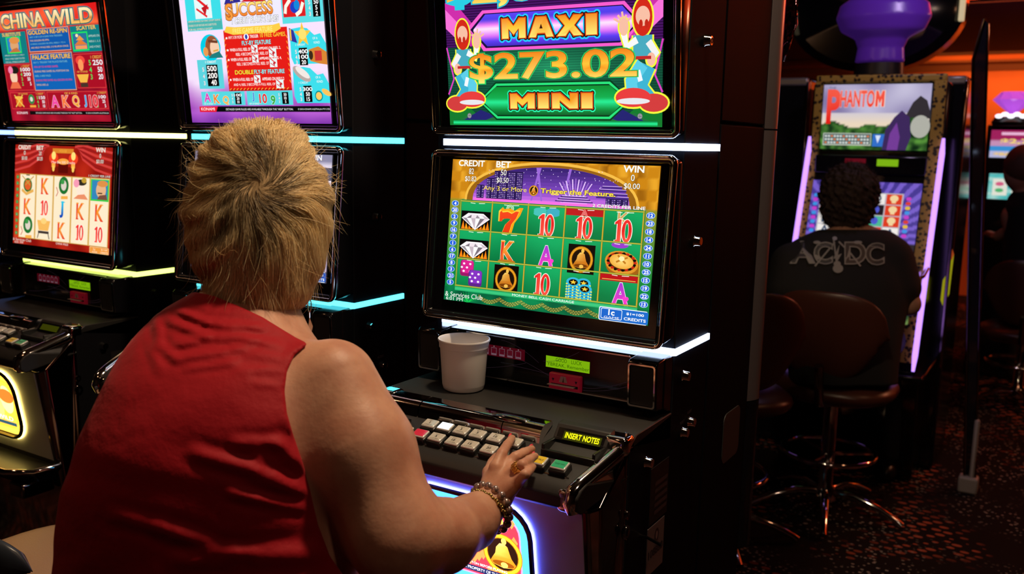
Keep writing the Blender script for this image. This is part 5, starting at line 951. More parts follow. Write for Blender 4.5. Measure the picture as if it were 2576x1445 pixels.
# ring
t = (H_RNG[1] - H_RNG[0]).normalized(); n_ = (hn - t * hn.dot(t)).normalized(); s_ = t.cross(n_); c0 = H_RNG[0].lerp(H_RNG[1], .62)
mb = MB()
for o_ in (-.0045, -.0015, .0015, .0045):
    mb.tube([c0 + t * o_ + n_ * math.cos(a) * .0098 + s_ * math.sin(a) * .0098 for a in np.linspace(0, 2 * PI, 20, endpoint=False)], .0017, 6, True)
    for k in range(5): mb.sph(c0 + t * o_ + n_ * math.cos(.35 * (k - 2)) * .0112 + s_ * math.sin(.35 * (k - 2)) * .0112, .0017, 5)
wp(mb.build('ring', GOLD, woman, smooth=60))
# bracelet: two strings of beads hanging round the wrist
ax = (wr - fa2).normalized(); bc = wr.lerp(fa2, .08); bn = (Vector((0, 0, 1)) - ax * ax.z).normalized(); bs = ax.cross(bn)
mb = MB(); mb2 = MB(); NB = 17
for k in range(NB):
    a = 2 * PI * k / NB; rr = .034 + .011 * max(0, -math.cos(a)); p = bc + bn * math.cos(a) * rr + bs * math.sin(a) * (.0375) - Vector((0, 0, .004)) + ax * (.006 * math.cos(a)); mb.sph(p, .0072, 8)
    for q_ in range(3): a2 = a + 2 * PI / NB * (q_ + .5) / 3; rr = .034 + .011 * max(0, -math.cos(a2)); p = bc + bn * math.cos(a2) * (rr - .001) + bs * math.sin(a2) * .037 - Vector((0, 0, .003)) - ax * (.009 + .002 * (q_ % 2)); mb2.sph(p, .0032, 5)
br = wp(mb.build('bracelet', PEARL, woman, smooth=180)); b2 = mb2.build('bead_string', mat('gold_beads', (.5, .36, .12), .2, .9), br, smooth=180)
# earring
ep = atd(778, 752, 1.47); mb = MB()
mb.tube([ep + Vector((.004 * math.sin(a), 0, .012 * math.cos(a) - .010)) for a in np.linspace(0, 2 * PI, 16, endpoint=False)], .0009, 6, True); mb.tube([ep + Vector((0, 0, -.022)), ep + Vector((0, 0, -.032))], .0008, 6)
mb.add([ep + Vector((0, 0, -.030)), ep + Vector((.006, .001, -.045)), ep + Vector((.0, .003, -.060)), ep + Vector((-.006, .001, -.045)), ep + Vector((0, -.003, -.045))], [(0, 1, 4), (1, 2, 4), (2, 3, 4), (3, 0, 4), (0, 3, 1), (1, 3, 2)]); wp(mb.build('earring', CHROME, woman))
# hair: a shaped mass and strands lying over it
H_ROWS = [(322, 620, 700, 1.46, .035), (332, 570, 752, 1.46, .06), (360, 528, 782, 1.46, .085), (400, 500, 805, 1.46, .10), (460, 478, 826, 1.458, .112), (540, 468, 838, 1.452, .118), (600, 478, 836, 1.446, .115), (660, 492, 818, 1.44, .105), (710, 506, 796, 1.432, .09), (745, 512, 778, 1.425, .080), (775, 528, 755, 1.42, .072), (800, 580, 715, 1.415, .055)]
HSHIFT = FACE_DIR * 0.0
def hair_sdf(P, d0=0):
    u, v, dd = uvd(P); d = stack(P, H_ROWS, 2.1) + .006
    face = ellip(P, hp(0, .105, -.045), (.07, .075, .095), HB)       # open at the face
    ang = np.arctan2(u - 648, v - 470); r = np.hypot(u - 648, v - 470); k = np.clip((r - 30) / 90, 0, 1)
    d = d - .0038 * np.sin(ang * 7 + r * .018) * np.sin(r * .024 + ang * 2) * k - .0022 * np.sin(ang * 19 + 1.5 * np.sin(r * .03)) * k + .006 * np.exp(-((u - 628) / 26) ** 2 - ((v - 470) / 60) ** 2)
    d = smax(d, -face, .012); d = smax(d, -(hc.z - .11 - P[:, 2] - .0) * 0 - 1, .01)
    return d
def hair_rough(P):
    u, v, dd = uvd(P); ang = np.arctan2(u - 648, (v - 470)); r = np.hypot(u - 648, v - 470)
    return hair_sdf(P)
V, Q = sdf_mesh(hair_rough, (hc.x - .18, hc.y - .2, hc.z - .2), (hc.x + .18, hc.y + .2, hc.z + .18), .0035)
def hairmat():
    m = bpy.data.materials.new('blonde_hair'); m.use_nodes = True; nt = m.node_tree; b = nt.nodes['Principled BSDF']; a = nt.nodes.new('ShaderNodeAttribute'); a.attribute_name = 'Col'
    nt.links.new(a.outputs['Color'], b.inputs['Base Color']); b.inputs['Roughness'].default_value = .4; b.inputs['Specular IOR Level'].default_value = .5; b.inputs['Subsurface Weight'].default_value = 0; return m
HM = hairmat(); UND = mat('hair_underlayer', (.60, .42, .22), .7, var=(60, (.66, .47, .25), (.45, .3, .14)))
hair = wp(mesh_np('hair', V, Q, UND, woman))
def grad_sdf(P, e=.0015): return np.stack([(hair_sdf(P + np.eye(3)[i] * e) - hair_sdf(P - np.eye(3)[i] * e)) / (2 * e) for i in range(3)], 1)
def strands(n, name, lift, length, wid, seed, stray=0.0):
    g = np.random.default_rng(seed); idx = g.integers(0, len(V), n); P = V[idx] + g.normal(0, .002, (n, 3))
    crown = np.array(atd(648, 455, 1.34)); C_ = np.array(hc); pts_ = [P]; seg = 9; L = length * g.uniform(.6, 1.3, n); cl = np.sin(P[:, 0] * 90 + P[:, 2] * 60) * .5
    rnd = g.normal(0, 1, (n, 3)); lf = lift * g.uniform(.2, 1.6, n)
    for k in range(seg):
        G = grad_sdf(P); G /= np.linalg.norm(G, axis=1)[:, None] + 1e-9; rv = P - crown; r = np.linalg.norm(rv, axis=1); dirn = rv / (r[:, None] + 1e-6)
        sw = np.cross(G, dirn); wgt = np.clip(1.2 - r / .09, 0, 1)[:, None]; down = np.array([0, 0, -1.0]); low = np.clip((C_[2] + .06 - P[:, 2]) / .12, 0, 1)[:, None]
        D = dirn * (1 - low * .75) + sw * (wgt * .9) + down * low * 1.2 + rnd * (.12 + stray) + np.stack([np.sin(P[:, 2] * 80 + cl * 6), np.sin(P[:, 0] * 90), 0 * r], 1) * .16
        D -= G * (D * G).sum(1)[:, None]; D /= np.linalg.norm(D, axis=1)[:, None] + 1e-9
        P = P + D * (L / seg)[:, None]; dist = hair_sdf(P); tgt = lf * (.3 + 1.6 * ((k + 1) / seg)) * (1 + 3 * stray * (k / seg) ** 2); P = P - G * (dist - tgt)[:, None] * .8; pts_.append(P)
    S_ = np.stack(pts_, 1); T_ = np.gradient(S_, axis=1); T_ /= np.linalg.norm(T_, axis=2)[..., None] + 1e-9; G0 = grad_sdf(S_[:, 4]); Sd = np.cross(T_, G0[:, None]); Sd /= np.linalg.norm(Sd, axis=2)[..., None] + 1e-9; Up = np.cross(Sd, T_)
    k = seg + 1; ww = wid * np.array([.8, 1, 1, 1, 1, .95, .85, .7, .45, .12])[None, :, None] * g.uniform(.7, 1.3, n)[:, None, None]
    R3 = np.stack([S_ + Sd * ww, S_ + Up * ww * .8, S_ - Sd * ww], 2).reshape(n, k * 3, 3); VV = R3.reshape(-1, 3)
    base = np.arange(n)[:, None, None] * k * 3; i = np.arange(k - 1)[None, :, None] * 3; j = np.arange(3)[None, None, :]; j2 = (j + 1) % 3
    QQ = np.stack([base + i + j, base + i + j2, base + i + 3 + j2, base + i + 3 + j], -1).reshape(-1, 4)
    o = mesh_np(name, VV, QQ, HM, hair, 180)
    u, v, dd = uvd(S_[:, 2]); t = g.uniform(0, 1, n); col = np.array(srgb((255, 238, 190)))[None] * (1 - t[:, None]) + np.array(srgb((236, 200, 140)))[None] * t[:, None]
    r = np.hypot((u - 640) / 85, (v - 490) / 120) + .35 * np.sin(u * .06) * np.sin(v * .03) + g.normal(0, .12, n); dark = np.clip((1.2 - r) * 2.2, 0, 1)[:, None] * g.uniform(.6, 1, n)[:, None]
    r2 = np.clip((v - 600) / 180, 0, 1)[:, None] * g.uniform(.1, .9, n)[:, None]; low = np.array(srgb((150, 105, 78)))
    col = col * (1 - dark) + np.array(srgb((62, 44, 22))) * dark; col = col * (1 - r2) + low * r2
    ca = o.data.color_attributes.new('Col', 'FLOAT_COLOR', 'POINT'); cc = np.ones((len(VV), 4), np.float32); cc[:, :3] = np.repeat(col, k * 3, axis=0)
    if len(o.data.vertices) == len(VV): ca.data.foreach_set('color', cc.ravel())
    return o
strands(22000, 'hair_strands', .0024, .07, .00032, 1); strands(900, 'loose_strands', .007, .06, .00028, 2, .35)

# ------------------------------------------------------------------ stools and chairs
BROWN = mat('brown_vinyl', (.075, .022, .013), .34, bump=(120, .15, .001)); BEIGE = mat('beige_textured_vinyl', (.42, .27, .17), .55, bump=(260, .5, .0015)); NAVY = mat('dark_blue_vinyl', (.035, .045, .06), .3)
def pad(root, name, m, cx, cy, z0, z1, rx, ry, sup=2.6, n=40):
    rings = []
    for t in np.linspace(0, 1, 9):
        k = math.sin(PI * (.08 + .84 * t)) ** .35; z = z0 + (z1 - z0) * t
        rings.append([(cx + rx * k * math.copysign(abs(math.cos(a)) ** (2 / sup), math.cos(a)), cy + ry * k * math.copysign(abs(math.sin(a)) ** (2 / sup), math.sin(a)), z) for a in np.linspace(0, 2 * PI, n, endpoint=False)])
    mb = MB(); mb.loft(rings, True, True); return mb.build(name, m, root, smooth=60)
def backrest(root, name, m, y0, z0, z1, hw, bow=.06, th=.045, low=.8, edge=None):
    """curved upright pad behind the seat, facing +y"""
    rings = []; n = 26
    for i, t in enumerate(np.linspace(0, 1, 25)):
        x = -1 + 2 * t; k = math.sqrt(max(0, 1 - abs(x) ** 3.2)); xx = hw * x; yc = y0 + bow * x * x; zc = (z0 + z1) / 2; hz = (z1 - z0) / 2 * max(.05, k)
        rings.append([(xx * (1 - (1 - low) * (math.sin(a) < 0) * -math.sin(a)), yc + th / 2 * max(.1, k ** .5) * math.cos(a) - (.08 * (zc + hz * math.sin(a) - z0)), zc + hz * math.copysign(abs(math.sin(a)) ** .75, math.sin(a))) for a in np.linspace(0, 2 * PI, n, endpoint=False)])
    mb = MB(); mb.loft(rings, True, True); return mb.build(name, m, root, smooth=60)
def swivel_chair(x, y, rz, label, group, seatm, backm, seat=.60, back=True, top=1.0, legs=5, phase=0.0):
    r = thing('swivel_chair', label, 'chair', (x, y, 0), rz, group)
    pad(r, 'seat', seatm, 0, 0, seat - .11, seat, .25, .24)
    if back:
        backrest(r, 'backrest', backm, -.235, seat + .02, top, .23)
        mb = MB(); mb.tube([(0, -.1, seat - .11), (0, -.24, seat - .08), (0, -.285, seat + .08)], .018, 8); mb.build('back_bracket', CHROMED, r, smooth=60)
    mb = MB(); mb.lathe([(.045, .05), (.045, .10), (.028, .115), (.028, seat - .13), (.06, seat - .115), (.12, seat - .108)], (0, 0, 0), 24); mb.build('pole', CHROME, r, smooth=50)
    mb = MB(); mb.tube([(.185 * math.cos(a), .185 * math.sin(a), .26) for a in np.linspace(0, 2 * PI, 40, endpoint=False)], .011, 8, True)
    for k in range(3): a = 2 * PI * k / 3 + .4; mb.tube([(.02 * math.cos(a), .02 * math.sin(a), .25), (.18 * math.cos(a), .18 * math.sin(a), .26)], .008, 6)
    mb.build('foot_ring', CHROME, r, smooth=60)
    for k in range(legs):
        a = 2 * PI * k / legs + phase; ca, sa = math.cos(a), math.sin(a)
        mb = MB(); mb.tube([(.03 * ca, .03 * sa, .085), (.12 * ca, .12 * sa, .088), (.22 * ca, .22 * sa, .062), (.295 * ca, .295 * sa, .028), (.31 * ca, .31 * sa, .0165)], [.020, .019, .016, .014, .016], 10); lg = mb.build('base_leg', CHROME, r, smooth=60)
    return r
CG = 'swivel chairs with chrome star bases'
ch_w = swivel_chair(woman.location.x - .02, woman.location.y + .06, 0, 'swivel stool the blonde person sits on', 'swivel stools along the row', BROWN, BROWN, .49, False)
ch_l = swivel_chair(-1.18, -.52, math.radians(0), 'chair with beige textured seat and dark back, at the lower left corner', CG, BEIGE, NAVY, .60, True, .785)
ch_a = swivel_chair(-.46, 1.72, math.radians(38), 'empty brown vinyl chair just right of the tall trim post', CG, BROWN, BROWN, .62, True, 1.0, phase=.9)
ch_b = swivel_chair(-.155, 2.21, 0, 'brown vinyl chair under the person in the black t-shirt', CG, BROWN, BROWN, .60, True, .965, phase=-1.35)

# ------------------------------------------------------------------ person in the black t-shirt
man = thing('person', 'person with dark curly hair in black t-shirt with grey band lettering, seen from behind', 'person', (-.13, 2.33, 0)); ML = Vector(man.location)
def mp(o): o.location = -ML; return o
BLK = mat('black_cotton', (.006, .006, .007), .85); SKD = mat('medium_skin', (.45, .24, .17), .55)  # medium skin in one even tone
M_ROWS = [(a, b, c_, d + .18, e) for a, b, c_, d, e in [(560, 2108, 2175, 3.56, .06), (580, 2060, 2225, 3.55, .08), (605, 2005, 2262, 3.54, .10), (650, 1968, 2278, 3.53, .115), (720, 1955, 2282, 3.50, .13), (800, 1968, 2268, 3.48, .14), (900, 1985, 2250, 3.46, .15), (960, 1995, 2245, 3.46, .15)]]
def mtorso(P): return stack(P, M_ROWS, 2.4)
mh = atd(2137, 498, 3.74); sR = atd(2252, 660, 3.68); eR = atd(2285, 765, 3.65); wR = atd(2264, 735, 3.88); sL = atd(1985, 660, 3.68); eL = atd(1962, 770, 3.65); wL_ = atd(2040, 745, 3.88)
def mskin(P):
    d = ellip(P, mh + Vector((0, 0, -.005)), (.08, .10, .115)); d = smin(d, cap(P, mh + Vector((0, .01, -.06)), atd(2137, 585, 3.74), .05, .055), .02)
    d = smin(d, cap(P, mh + Vector((0, .09, -.03)), mh + Vector((0, .115, -.05)), .01, .014), .01)
    for s_ in (-1, 1): d = smin(d, ellip(P, mh + Vector((s_ * .083, .01, -.02)), (.01, .018, .03)), .006)
    for a, b, c_ in ((sR, eR, wR), (sL, eL, wL_)):
        d = np.minimum(d, smin(cap(P, a, b, .05, .045), cap(P, b, c_, .043, .028), .02)); h0 = c_; fd = (c_ - b).normalized(); d = smin(d, cap(P, c_, c_ + fd * .06, .026, .034, ((0, 0, 1), 1.4)), .01)
        for k in range(4): o_ = Vector((1, 0, 0)) * (-.026 + .0175 * k); d = smin(d, cap(P, c_ + fd * .07 + o_, c_ + fd * (.135 - .008 * abs(k - 1.4)) + o_ * 1.2 + Vector((0, 0, -.02)), .0095, .0075), .004)
        d = smin(d, cap(P, c_ + fd * .02 + Vector((-.02, 0, 0)), c_ + fd * .07 + Vector((-.05, 0, -.01)), .012, .008), .006)
    return smin(d, mtorso(P) + .012, .02)
V, Q = sdf_mesh(mskin, (-.62, 1.95, .5), (.42, 2.95, 1.55), .006); mp(mesh_np('body', V, Q, SKD, man))
def mshirt(P):
    d = mtorso(P)
    for a, b in ((sR, eR), (sL, eL)): d = smin(d, cap(P, a, a.lerp(b, .62), .064, .060), .04)
    u, v, dd = uvd(P); return smax(d - .004 + .0012 * np.sin(u * .05) * np.sin(v * .04), (578 - v) * dd / FPX, .006)
V, Q = sdf_mesh(mshirt, (-.62, 1.95, .5), (.42, 2.75, 1.4), .006); mp(mesh_np('t_shirt', V, Q, BLK, man))
def ray_hit(u, v, fn=mshirt):
    d = 3.1; r_ = ray(u, v)
    for _ in range(40): d = min(3.72, d + float(fn((CAM + d * r_)[None])[0]) * .7)
    return d
gu = np.linspace(1975, 2260, 12); gv = np.linspace(590, 690, 6); DG = np.array([[ray_hit(a, b) for a in gu] for b in gv])
def back_at(u, v, l):
    i = np.clip((u - gu[0]) / (gu[1] - gu[0]), 0, 10.999); j = np.clip((v - gv[0]) / (gv[1] - gv[0]), 0, 4.999); a, b = int(i), int(j); fx, fy = i - a, j - b
    d = (DG[b, a] * (1 - fx) + DG[b, a + 1] * fx) * (1 - fy) + (DG[b + 1, a] * (1 - fx) + DG[b + 1, a + 1] * fx) * fy
    return tuple(CAM + (d - .006 - l * 4) * ray(u, v) - np.array(ML))
c = Canvas(lambda x, y, l: back_at(x, 1200 - y, l)); GR = (150, 150, 148); G2 = (62, 62, 64)
for t, a, b, y in (('A', 1992, 2046, 540), ('C', 2050, 2092, 538), ('D', 2128, 2176, 538), ('C', 2180, 2222, 536)): c.text(t, a, y, b, y + 50, G2, [(.05, GR)], .01)
c.poly([(2112, 585), (2096, 548), (2106, 552), (2098, 528), (2118, 562), (2108, 558)], GR)
for p_ in ([(2050, 530), (2075, 560), (2100, 590)], [(2165, 530), (2140, 562), (2110, 592)], [(2097, 598), (2102, 560), (2106, 528)]): c.line(p_, 4, GR)
c.ell(2108, 524, 13, 11, GR); c.ell(2106, 536, 9, 7, GR); c.ell(2055, 590, 9, 4, GR); c.ell(2158, 590, 11, 4, GR); c.ell(2100, 600, 6, 5, GR)
c.build('shirt_print', man, [PRINT, PRINT])
AFRO = mat('dark_curly_hair', (.035, .018, .014), .8)
def mhair(P):
    d = ellip(P, mh + Vector((0, -.015, .02)), (.116, .115, .122)); d = smin(d, cap(P, mh + Vector((-.02, -.03, -.06)), mh + Vector((.02, -.03, -.06)), .075, .075), .03); d = smax(d, -ellip(P, mh + Vector((0, .14, -.03)), (.08, .09, .10)), .01)
    g_ = np.random.default_rng(9); s_ = np.zeros(len(P))
    for _ in range(14): s_ += np.sin(P @ (g_.normal(0, 1, 3) * 150) + g_.uniform(0, 6))
    return d - .0016 * s_
V, Q = sdf_mesh(mhair, np.array(mh) - .17, np.array(mh) + .17, .004); hm = mp(mesh_np('hair', V, Q, AFRO, man))
gg = np.random.default_rng(5); ii = gg.integers(0, len(V), 5200); mb = MB(); hv = np.array(mh)
for p_ in V[ii]:
    n_ = (p_ - hv); n_ /= np.linalg.norm(n_); t_ = gg.normal(0, .45, 3) + n_; t_ /= np.linalg.norm(t_); s_ = np.cross(t_, [.3, .2, .9]); s_ /= np.linalg.norm(s_); L_ = gg.uniform(.008, .028)
    q0 = p_ - n_ * .004; a_ = q0 + t_ * L_ * .5 + s_ * .004; b_ = q0 + t_ * L_; mb.add([q0, a_ + s_ * .0007, b_, a_ - s_ * .0007], [(0, 1, 2, 3)])
mb.build('curls', AFRO, hm, smooth=0).location = (0, 0, 0)
def mtr(P):
    hp_ = Vector((-.13, 2.40, .68)); d = ellip(P, hp_, (.18, .14, .10))
    for s_ in (-1, 1): k = hp_ + Vector((s_ * .14, .36, .0)); d = smin(d, cap(P, hp_ + Vector((s_ * .09, 0, 0)), k, .085, .06), .03); d = smin(d, cap(P, k, k + Vector((0, .03, -.56)), .058, .045), .02)
    return d
V, Q = sdf_mesh(mtr, (-.45, 2.15, .02), (.2, 2.9, .84), .01); mp(mesh_np('trousers', V, Q, mat('dark_denim', (.02, .022, .035), .8), man))
for s_ in (-1, 1):
    mb = MB(); mb.sph((-.13 + s_ * .14, 2.77, .05), (.042, .12, .05)); mp(mb.build('shoe', RUB, man, smooth=180))

# ------------------------------------------------------------------ slot machine with the spotted frame, in front of that person
y4 = lambda z: 2.85 if z > 1.5 else 2.85 - (1.5 - z) * .32
SM = (-.19, 0)
m4 = thing('slot_machine', 'slot machine with spotted yellow frame and purple light tubes, topped by a purple torso', 'slot machine', (-.19, 2.9, 0)); O4 = Vector(m4.location)
def B4(name, m, mb, par=None, **k): o = mb.build(name, m, par or m4, **k); o.location = (-O4 if par is None else Vector((0, 0, 0))); return o
LEO = bpy.data.materials.new('spotted_yellow_print'); LEO.use_nodes = True; nt = LEO.node_tree; b_ = nt.nodes['Principled BSDF']; vo = nt.nodes.new('ShaderNodeTexVoronoi'); vo.inputs['Scale'].default_value = 55; tc = nt.nodes.new('ShaderNodeTexCoord'); cr_ = nt.nodes.new('ShaderNodeValToRGB')
cr_.color_ramp.interpolation = 'CONSTANT'; cr_.color_ramp.elements[0].color = (.02, .012, .005, 1); cr_.color_ramp.elements[1].position = .42; cr_.color_ramp.elements[1].color = (.50, .33, .05, 1)
nt.links.new(tc.outputs['Object'], vo.inputs['Vector']); nt.links.new(vo.outputs['Distance'], cr_.inputs['Fac']); nt.links.new(cr_.outputs['Color'], b_.inputs['Base Color'])
XL, XR = -.475, .105
mb = MB(); mb.slab([(3.45, 0, XL, XR), (3.45, 1.80, XL, XR), (2.86, 1.80, XL, XR), (2.86, 1.5, XL, XR), (2.56, .55, XL, XR), (2.72, .5, XL, XR), (2.78, 0, XL, XR)]); B4('cabinet', BLACK2, mb, bevel=.01)
def band(x0, x1, za, zb, th, m, name, bev=.004):
    n = 14; zs_ = np.linspace(za, zb, n); mb = MB(); mb.loft([[(x0, y4(z) + .02, z), (x0, y4(z) - th, z), (x1, y4(z) - th, z), (x1, y4(z) + .02, z)] for z in zs_], True, True); return B4(name, m, mb, smooth=30)
zT = at(2200, 188, 1, 2.85).z; us = [at(2070, 212, 1, 2.85), at(2340, 377, 1, 2.85)]
x0s, x1s = at(2068, 300, 1, 2.84).x, at(2338, 300, 1, 2.84).x; z1s, z0s = at(2200, 212, 1, 2.84).z, at(2200, 377, 1, 2.84).z
band(XL + .012, x0s - .008, .60, zT - .03, .012, LEO, 'spotted_frame'); band(x1s + .008, XR - .012, .60, zT - .03, .012, LEO, 'spotted_frame'); 
mb = MB(); mb.span((XL + .012, 2.838, z1s + .008), (XR - .012, 2.87, zT)); B4('spotted_frame', LEO, mb, bevel=.008)
for x in (XL + .004, XR - .004):
    zt_, zb_ = 1.555, .57; mb = MB(); mb.tube([(x, y4(z) - .02, z) for z in np.linspace(zb_, zt_, 16)], [.006] + [.0115] * 14 + [.006], 10); B4('light_tube', led('purple_tube', None, (.48, .24, 1.0), 1.8), mb, smooth=60)
def screen4(name, x0, x1, z0, z1, f, st=1.0):
    c = Canvas(lambda x, y, l: (x0 + x / 1.6 * (x1 - x0) - O4.x, y4(z0 + y * (z1 - z0)) - .014 - l * 1.5 - O4.y, z0 + y * (z1 - z0))); f(c); return c.build(name, m4, [artmat(name + '_a', True, st), artmat(name + '_b', False, st)])
def art_ph(c):
    c.hole = (0, 0, 0)
    c.bg(lambda x, y: (mixc((205, 200, 225), (130, 120, 165), .5 + .8 * nz(x, y, 2)) if y > .55 else mixc((235, 215, 190), (205, 200, 215), (y - .4) * 5)) if y > .38 + .1 * nz(x, 0, 3) + (.25 * max(0, 1 - abs(x - 1.42) / .22)) else mixc((12, 40, 18), (90, 150, 60), .5 + .9 * nz(x, y, 11)), 0, 0, 1.6, 1, 60, 40)
    c.poly([(1.25, .5), (1.35, .72), (1.45, .82), (1.55, .75), (1.6, .6), (1.6, .48)], (50, 45, 50)); c.ell(1.48, .36, .14, .17, (175, 175, 165)); 
    c.poly([(0.95, 0), (.98, .3), (1.1, .5), (1.2, .6), (1.32, .5), (1.36, .2), (1.3, 0)], (60, 40, 90)); c.poly([(1.02, 0), (1.05, .25), (1.14, .42), (1.2, .2), (1.18, 0)], (115, 60, 150))
    R_ = grad([(.4, (225, 25, 20)), (.85, (245, 90, 70))])
    c.text('P', .08, .42, .26, .9, R_, [(.04, (255, 220, 200))], .04); c.text('HANTO', .27, .66, .78, .9, R_, [(.045, (255, 220, 200))], .03); block_word(c, 'M', .80, .66, .93, .9, R_, [(.02, (255, 220, 200))]); c.text('THE', .08, .93, .19, .97, (90, 90, 130))
    c.rect(.04, .06, .78, .25, (200, 205, 190)); c.rect(.05, .075, .77, .24, (90, 110, 110))
    for r_ in range(3):
        for k in range(15): c.rect(.07 + .046 * k, .09 + .05 * r_, .10 + .046 * k, .115 + .05 * r_, (225, 230, 225) if (k + r_) % 4 else (230, 120, 60))
    c.rect(.8, .05, 1.0, .24, (50, 110, 200)); c.poly([(.84, .22), (.92, .22), (.88, .1)], (220, 230, 250))
def art_ph2(c):
    c.hole = (245, 240, 235)
    c.bg(lambda x, y: ((120, 95, 205) if math.sin(math.atan2(y - .1, x - .8) * 44) > 0 else (70, 55, 150)) if y > .1 else (25, 20, 35), 0, 0, 1.6, 1, 120, 40)
    c.rect(.14, .16, 1.36, .84, (190, 185, 195)); pal = ((245, 240, 235), (225, 60, 30), (30, 20, 30), (245, 240, 235), (80, 190, 150))
    for i in range(5):
        for j in range(4):
            x0 = .16 + .24 * i; y0 = .18 + .165 * j; bgc = pal[(i * 2 + j * 3 + (i == 4)) % 5] if i < 4 else (225, 60, 30) if j > 0 else (245, 240, 235); c.rect(x0, y0, x0 + .22, y0 + .15, bgc)
            if bgc == (225, 60, 30): c.ell(x0 + .11, y0 + .09, .06, .05, (245, 215, 160)); c.rect(x0 + .08, y0 + .02, x0 + .14, y0 + .06, (245, 215, 160))
            elif bgc[0] > 200: c.text('AKQJ'[(i + j) % 4], x0 + .05, y0 + .02, x0 + .17, y0 + .13, (60, 80, 110), off=.03)
            else: c.ell(x0 + .11, y0 + .08, .05, .055, (80, 90, 210))
    for k in range(9): c.rrect(1.4, .2 + .068 * k, 1.47, .25 + .068 * k, .02, ((200, 60, 200), (60, 150, 230), (230, 190, 60), (220, 60, 50))[k % 4]); c.rrect(.04, .2 + .068 * k, .11, .25 + .068 * k, .02, ((60, 150, 230), (200, 60, 200))[k % 2])
    c.rect(1.2, .01, 1.28, .08, (220, 200, 60)); c.rect(1.34, .01, 1.42, .08, (200, 200, 80))
screen4('upper_screen', x0s, x1s, z0s, z1s, art_ph, 1.0)
za, zb = at(2200, 628, 1, 2.7).z, at(2200, 458, 1, 2.8).z; screen4('lower_screen', x0s - .006, x1s + .004, za, zb, art_ph2, .95)
mb = MB(); mb.span((x0s - .01, 2.80, at(2200, 440, 1, 2.8).z), (x1s + .01, 2.86, at(2200, 392, 1, 2.8).z)); B4('reader_panel', BLACK2, mb, bevel=.008)
a, b2_ = at(2205, 418, 1, 2.795), at(2260, 402, 1, 2.795); mb = MB(); mb.span((a.x, 2.795, a.z), (b2_.x, 2.80, b2_.z)); B4('lcd_display', LCDG, mb)
a, b2_ = at(2125, 410, 1, 2.795), at(2178, 400, 1, 2.795); mb = MB(); mb.span((a.x, 2.795, a.z), (b2_.x, 2.80, b2_.z)); B4('notice_strip', REDP, mb)
a = at(2200, 700, 1, 2.5); mb = MB(); mb.slab([(2.70, a.z + .05, XL + .05, XR - .02), (2.44, a.z - .0, XL + .05, XR - .02), (2.42, a.z - .03, XL + .05, XR - .02), (2.45, a.z - .05, XL + .05, XR - .02), (2.70, a.z - .06, XL + .05, XR - .02)]); B4('button_deck', BLACK2, mb, bevel=.01)
mb = MB(); mb.tube([(XL + .05, 2.43, a.z), (XR - .02, 2.43, a.z), (XR - .0, 2.55, a.z + .02), (XR - .0, 2.66, a.z + .04)], .009, 8); B4('deck_edge', CHROME, mb, smooth=60)
c = Canvas(lambda x, y, l: (x - O4.x, 2.60 - l * 1.5 - O4.y, y)); za2, zb2 = at(2200, 880, 1, 2.6).z, at(2200, 745, 1, 2.6).z
c.bg(lambda x, y: mixc((20, 60, 30), (190, 230, 120), .3 + 1.2 * nz(x, y, 22)) if nz(x, y, 30) > -.1 else (25, 40, 70), XL + .06, za2, XR - .05, zb2, 26, 12); c.build('belly_window', m4, [artmat('belly4', True, .5)] * 2)
mb = MB(); mb.span((XL - .02, 2.50, at(2300, 950, 1, 2.5).z - .02), (XR + .04, 3.4, at(2300, 950, 1, 2.5).z)); B4('base_shelf', BLACK2, mb, bevel=.006)
# plain purple topper on its black foot
tcx = at(2217, 100, 1, 2.95).x; mb = MB(); prof = []
for v, hw_ in ((188, 57), (158, 57)): p = at(2217 + hw_, v, 1, 2.95); prof.append((p.x - tcx, max(p.z, 1.803)))
mb.lathe([(prof[0][0] * .98, prof[0][1]), prof[0], prof[1], (.001, prof[1][1] + .001)], (tcx, 2.95, 0), 40, None, 1, .7); tp = thing('machine_topper', 'purple armless torso shape on a black foot above the spotted-frame machine', 'topper', (tcx, 2.95, prof[0][1]))
o = mb.build('foot', RUB, tp, smooth=40); o.location = -Vector(tp.location)
def top_sdf(P):
    X = P - np.array([tcx, 2.95, 0]); zz = lambda v: at(2217, v, 1, 2.95).z; hw = np.interp(-X[:, 2], [-zz(v) for v in (-75, -40, -22, -8, 12, 45, 78, 98, 120, 158)], [.05, .055, .07, .14, .19, .205, .18, .115, .10, .108])
    k = np.hypot(X[:, 0] / hw, X[:, 1] / (hw * .62)); return np.maximum((k - 1) * hw * .6, np.maximum(zz(158) + .002 - P[:, 2], P[:, 2] - zz(-75))) - .004 * np.cos(X[:, 0] * 40) * 0
V, Q = sdf_mesh(top_sdf, (tcx - .26, 2.75, prof[1][1] - .02), (tcx + .26, 3.15, at(2217, -80, 1, 2.95).z), .009); o = mesh_np('torso_shape', V, Q, mat('purple_plastic', (.13, .03, .42), .28, emit=(.13, .03, .5), strength=.12), tp); o.location = -Vector(tp.location)
area('topper_spot', (.1, 2.3, 2.43), (tcx, 2.95, 2.0), .1, 2.2, (.8, .6, 1.0))
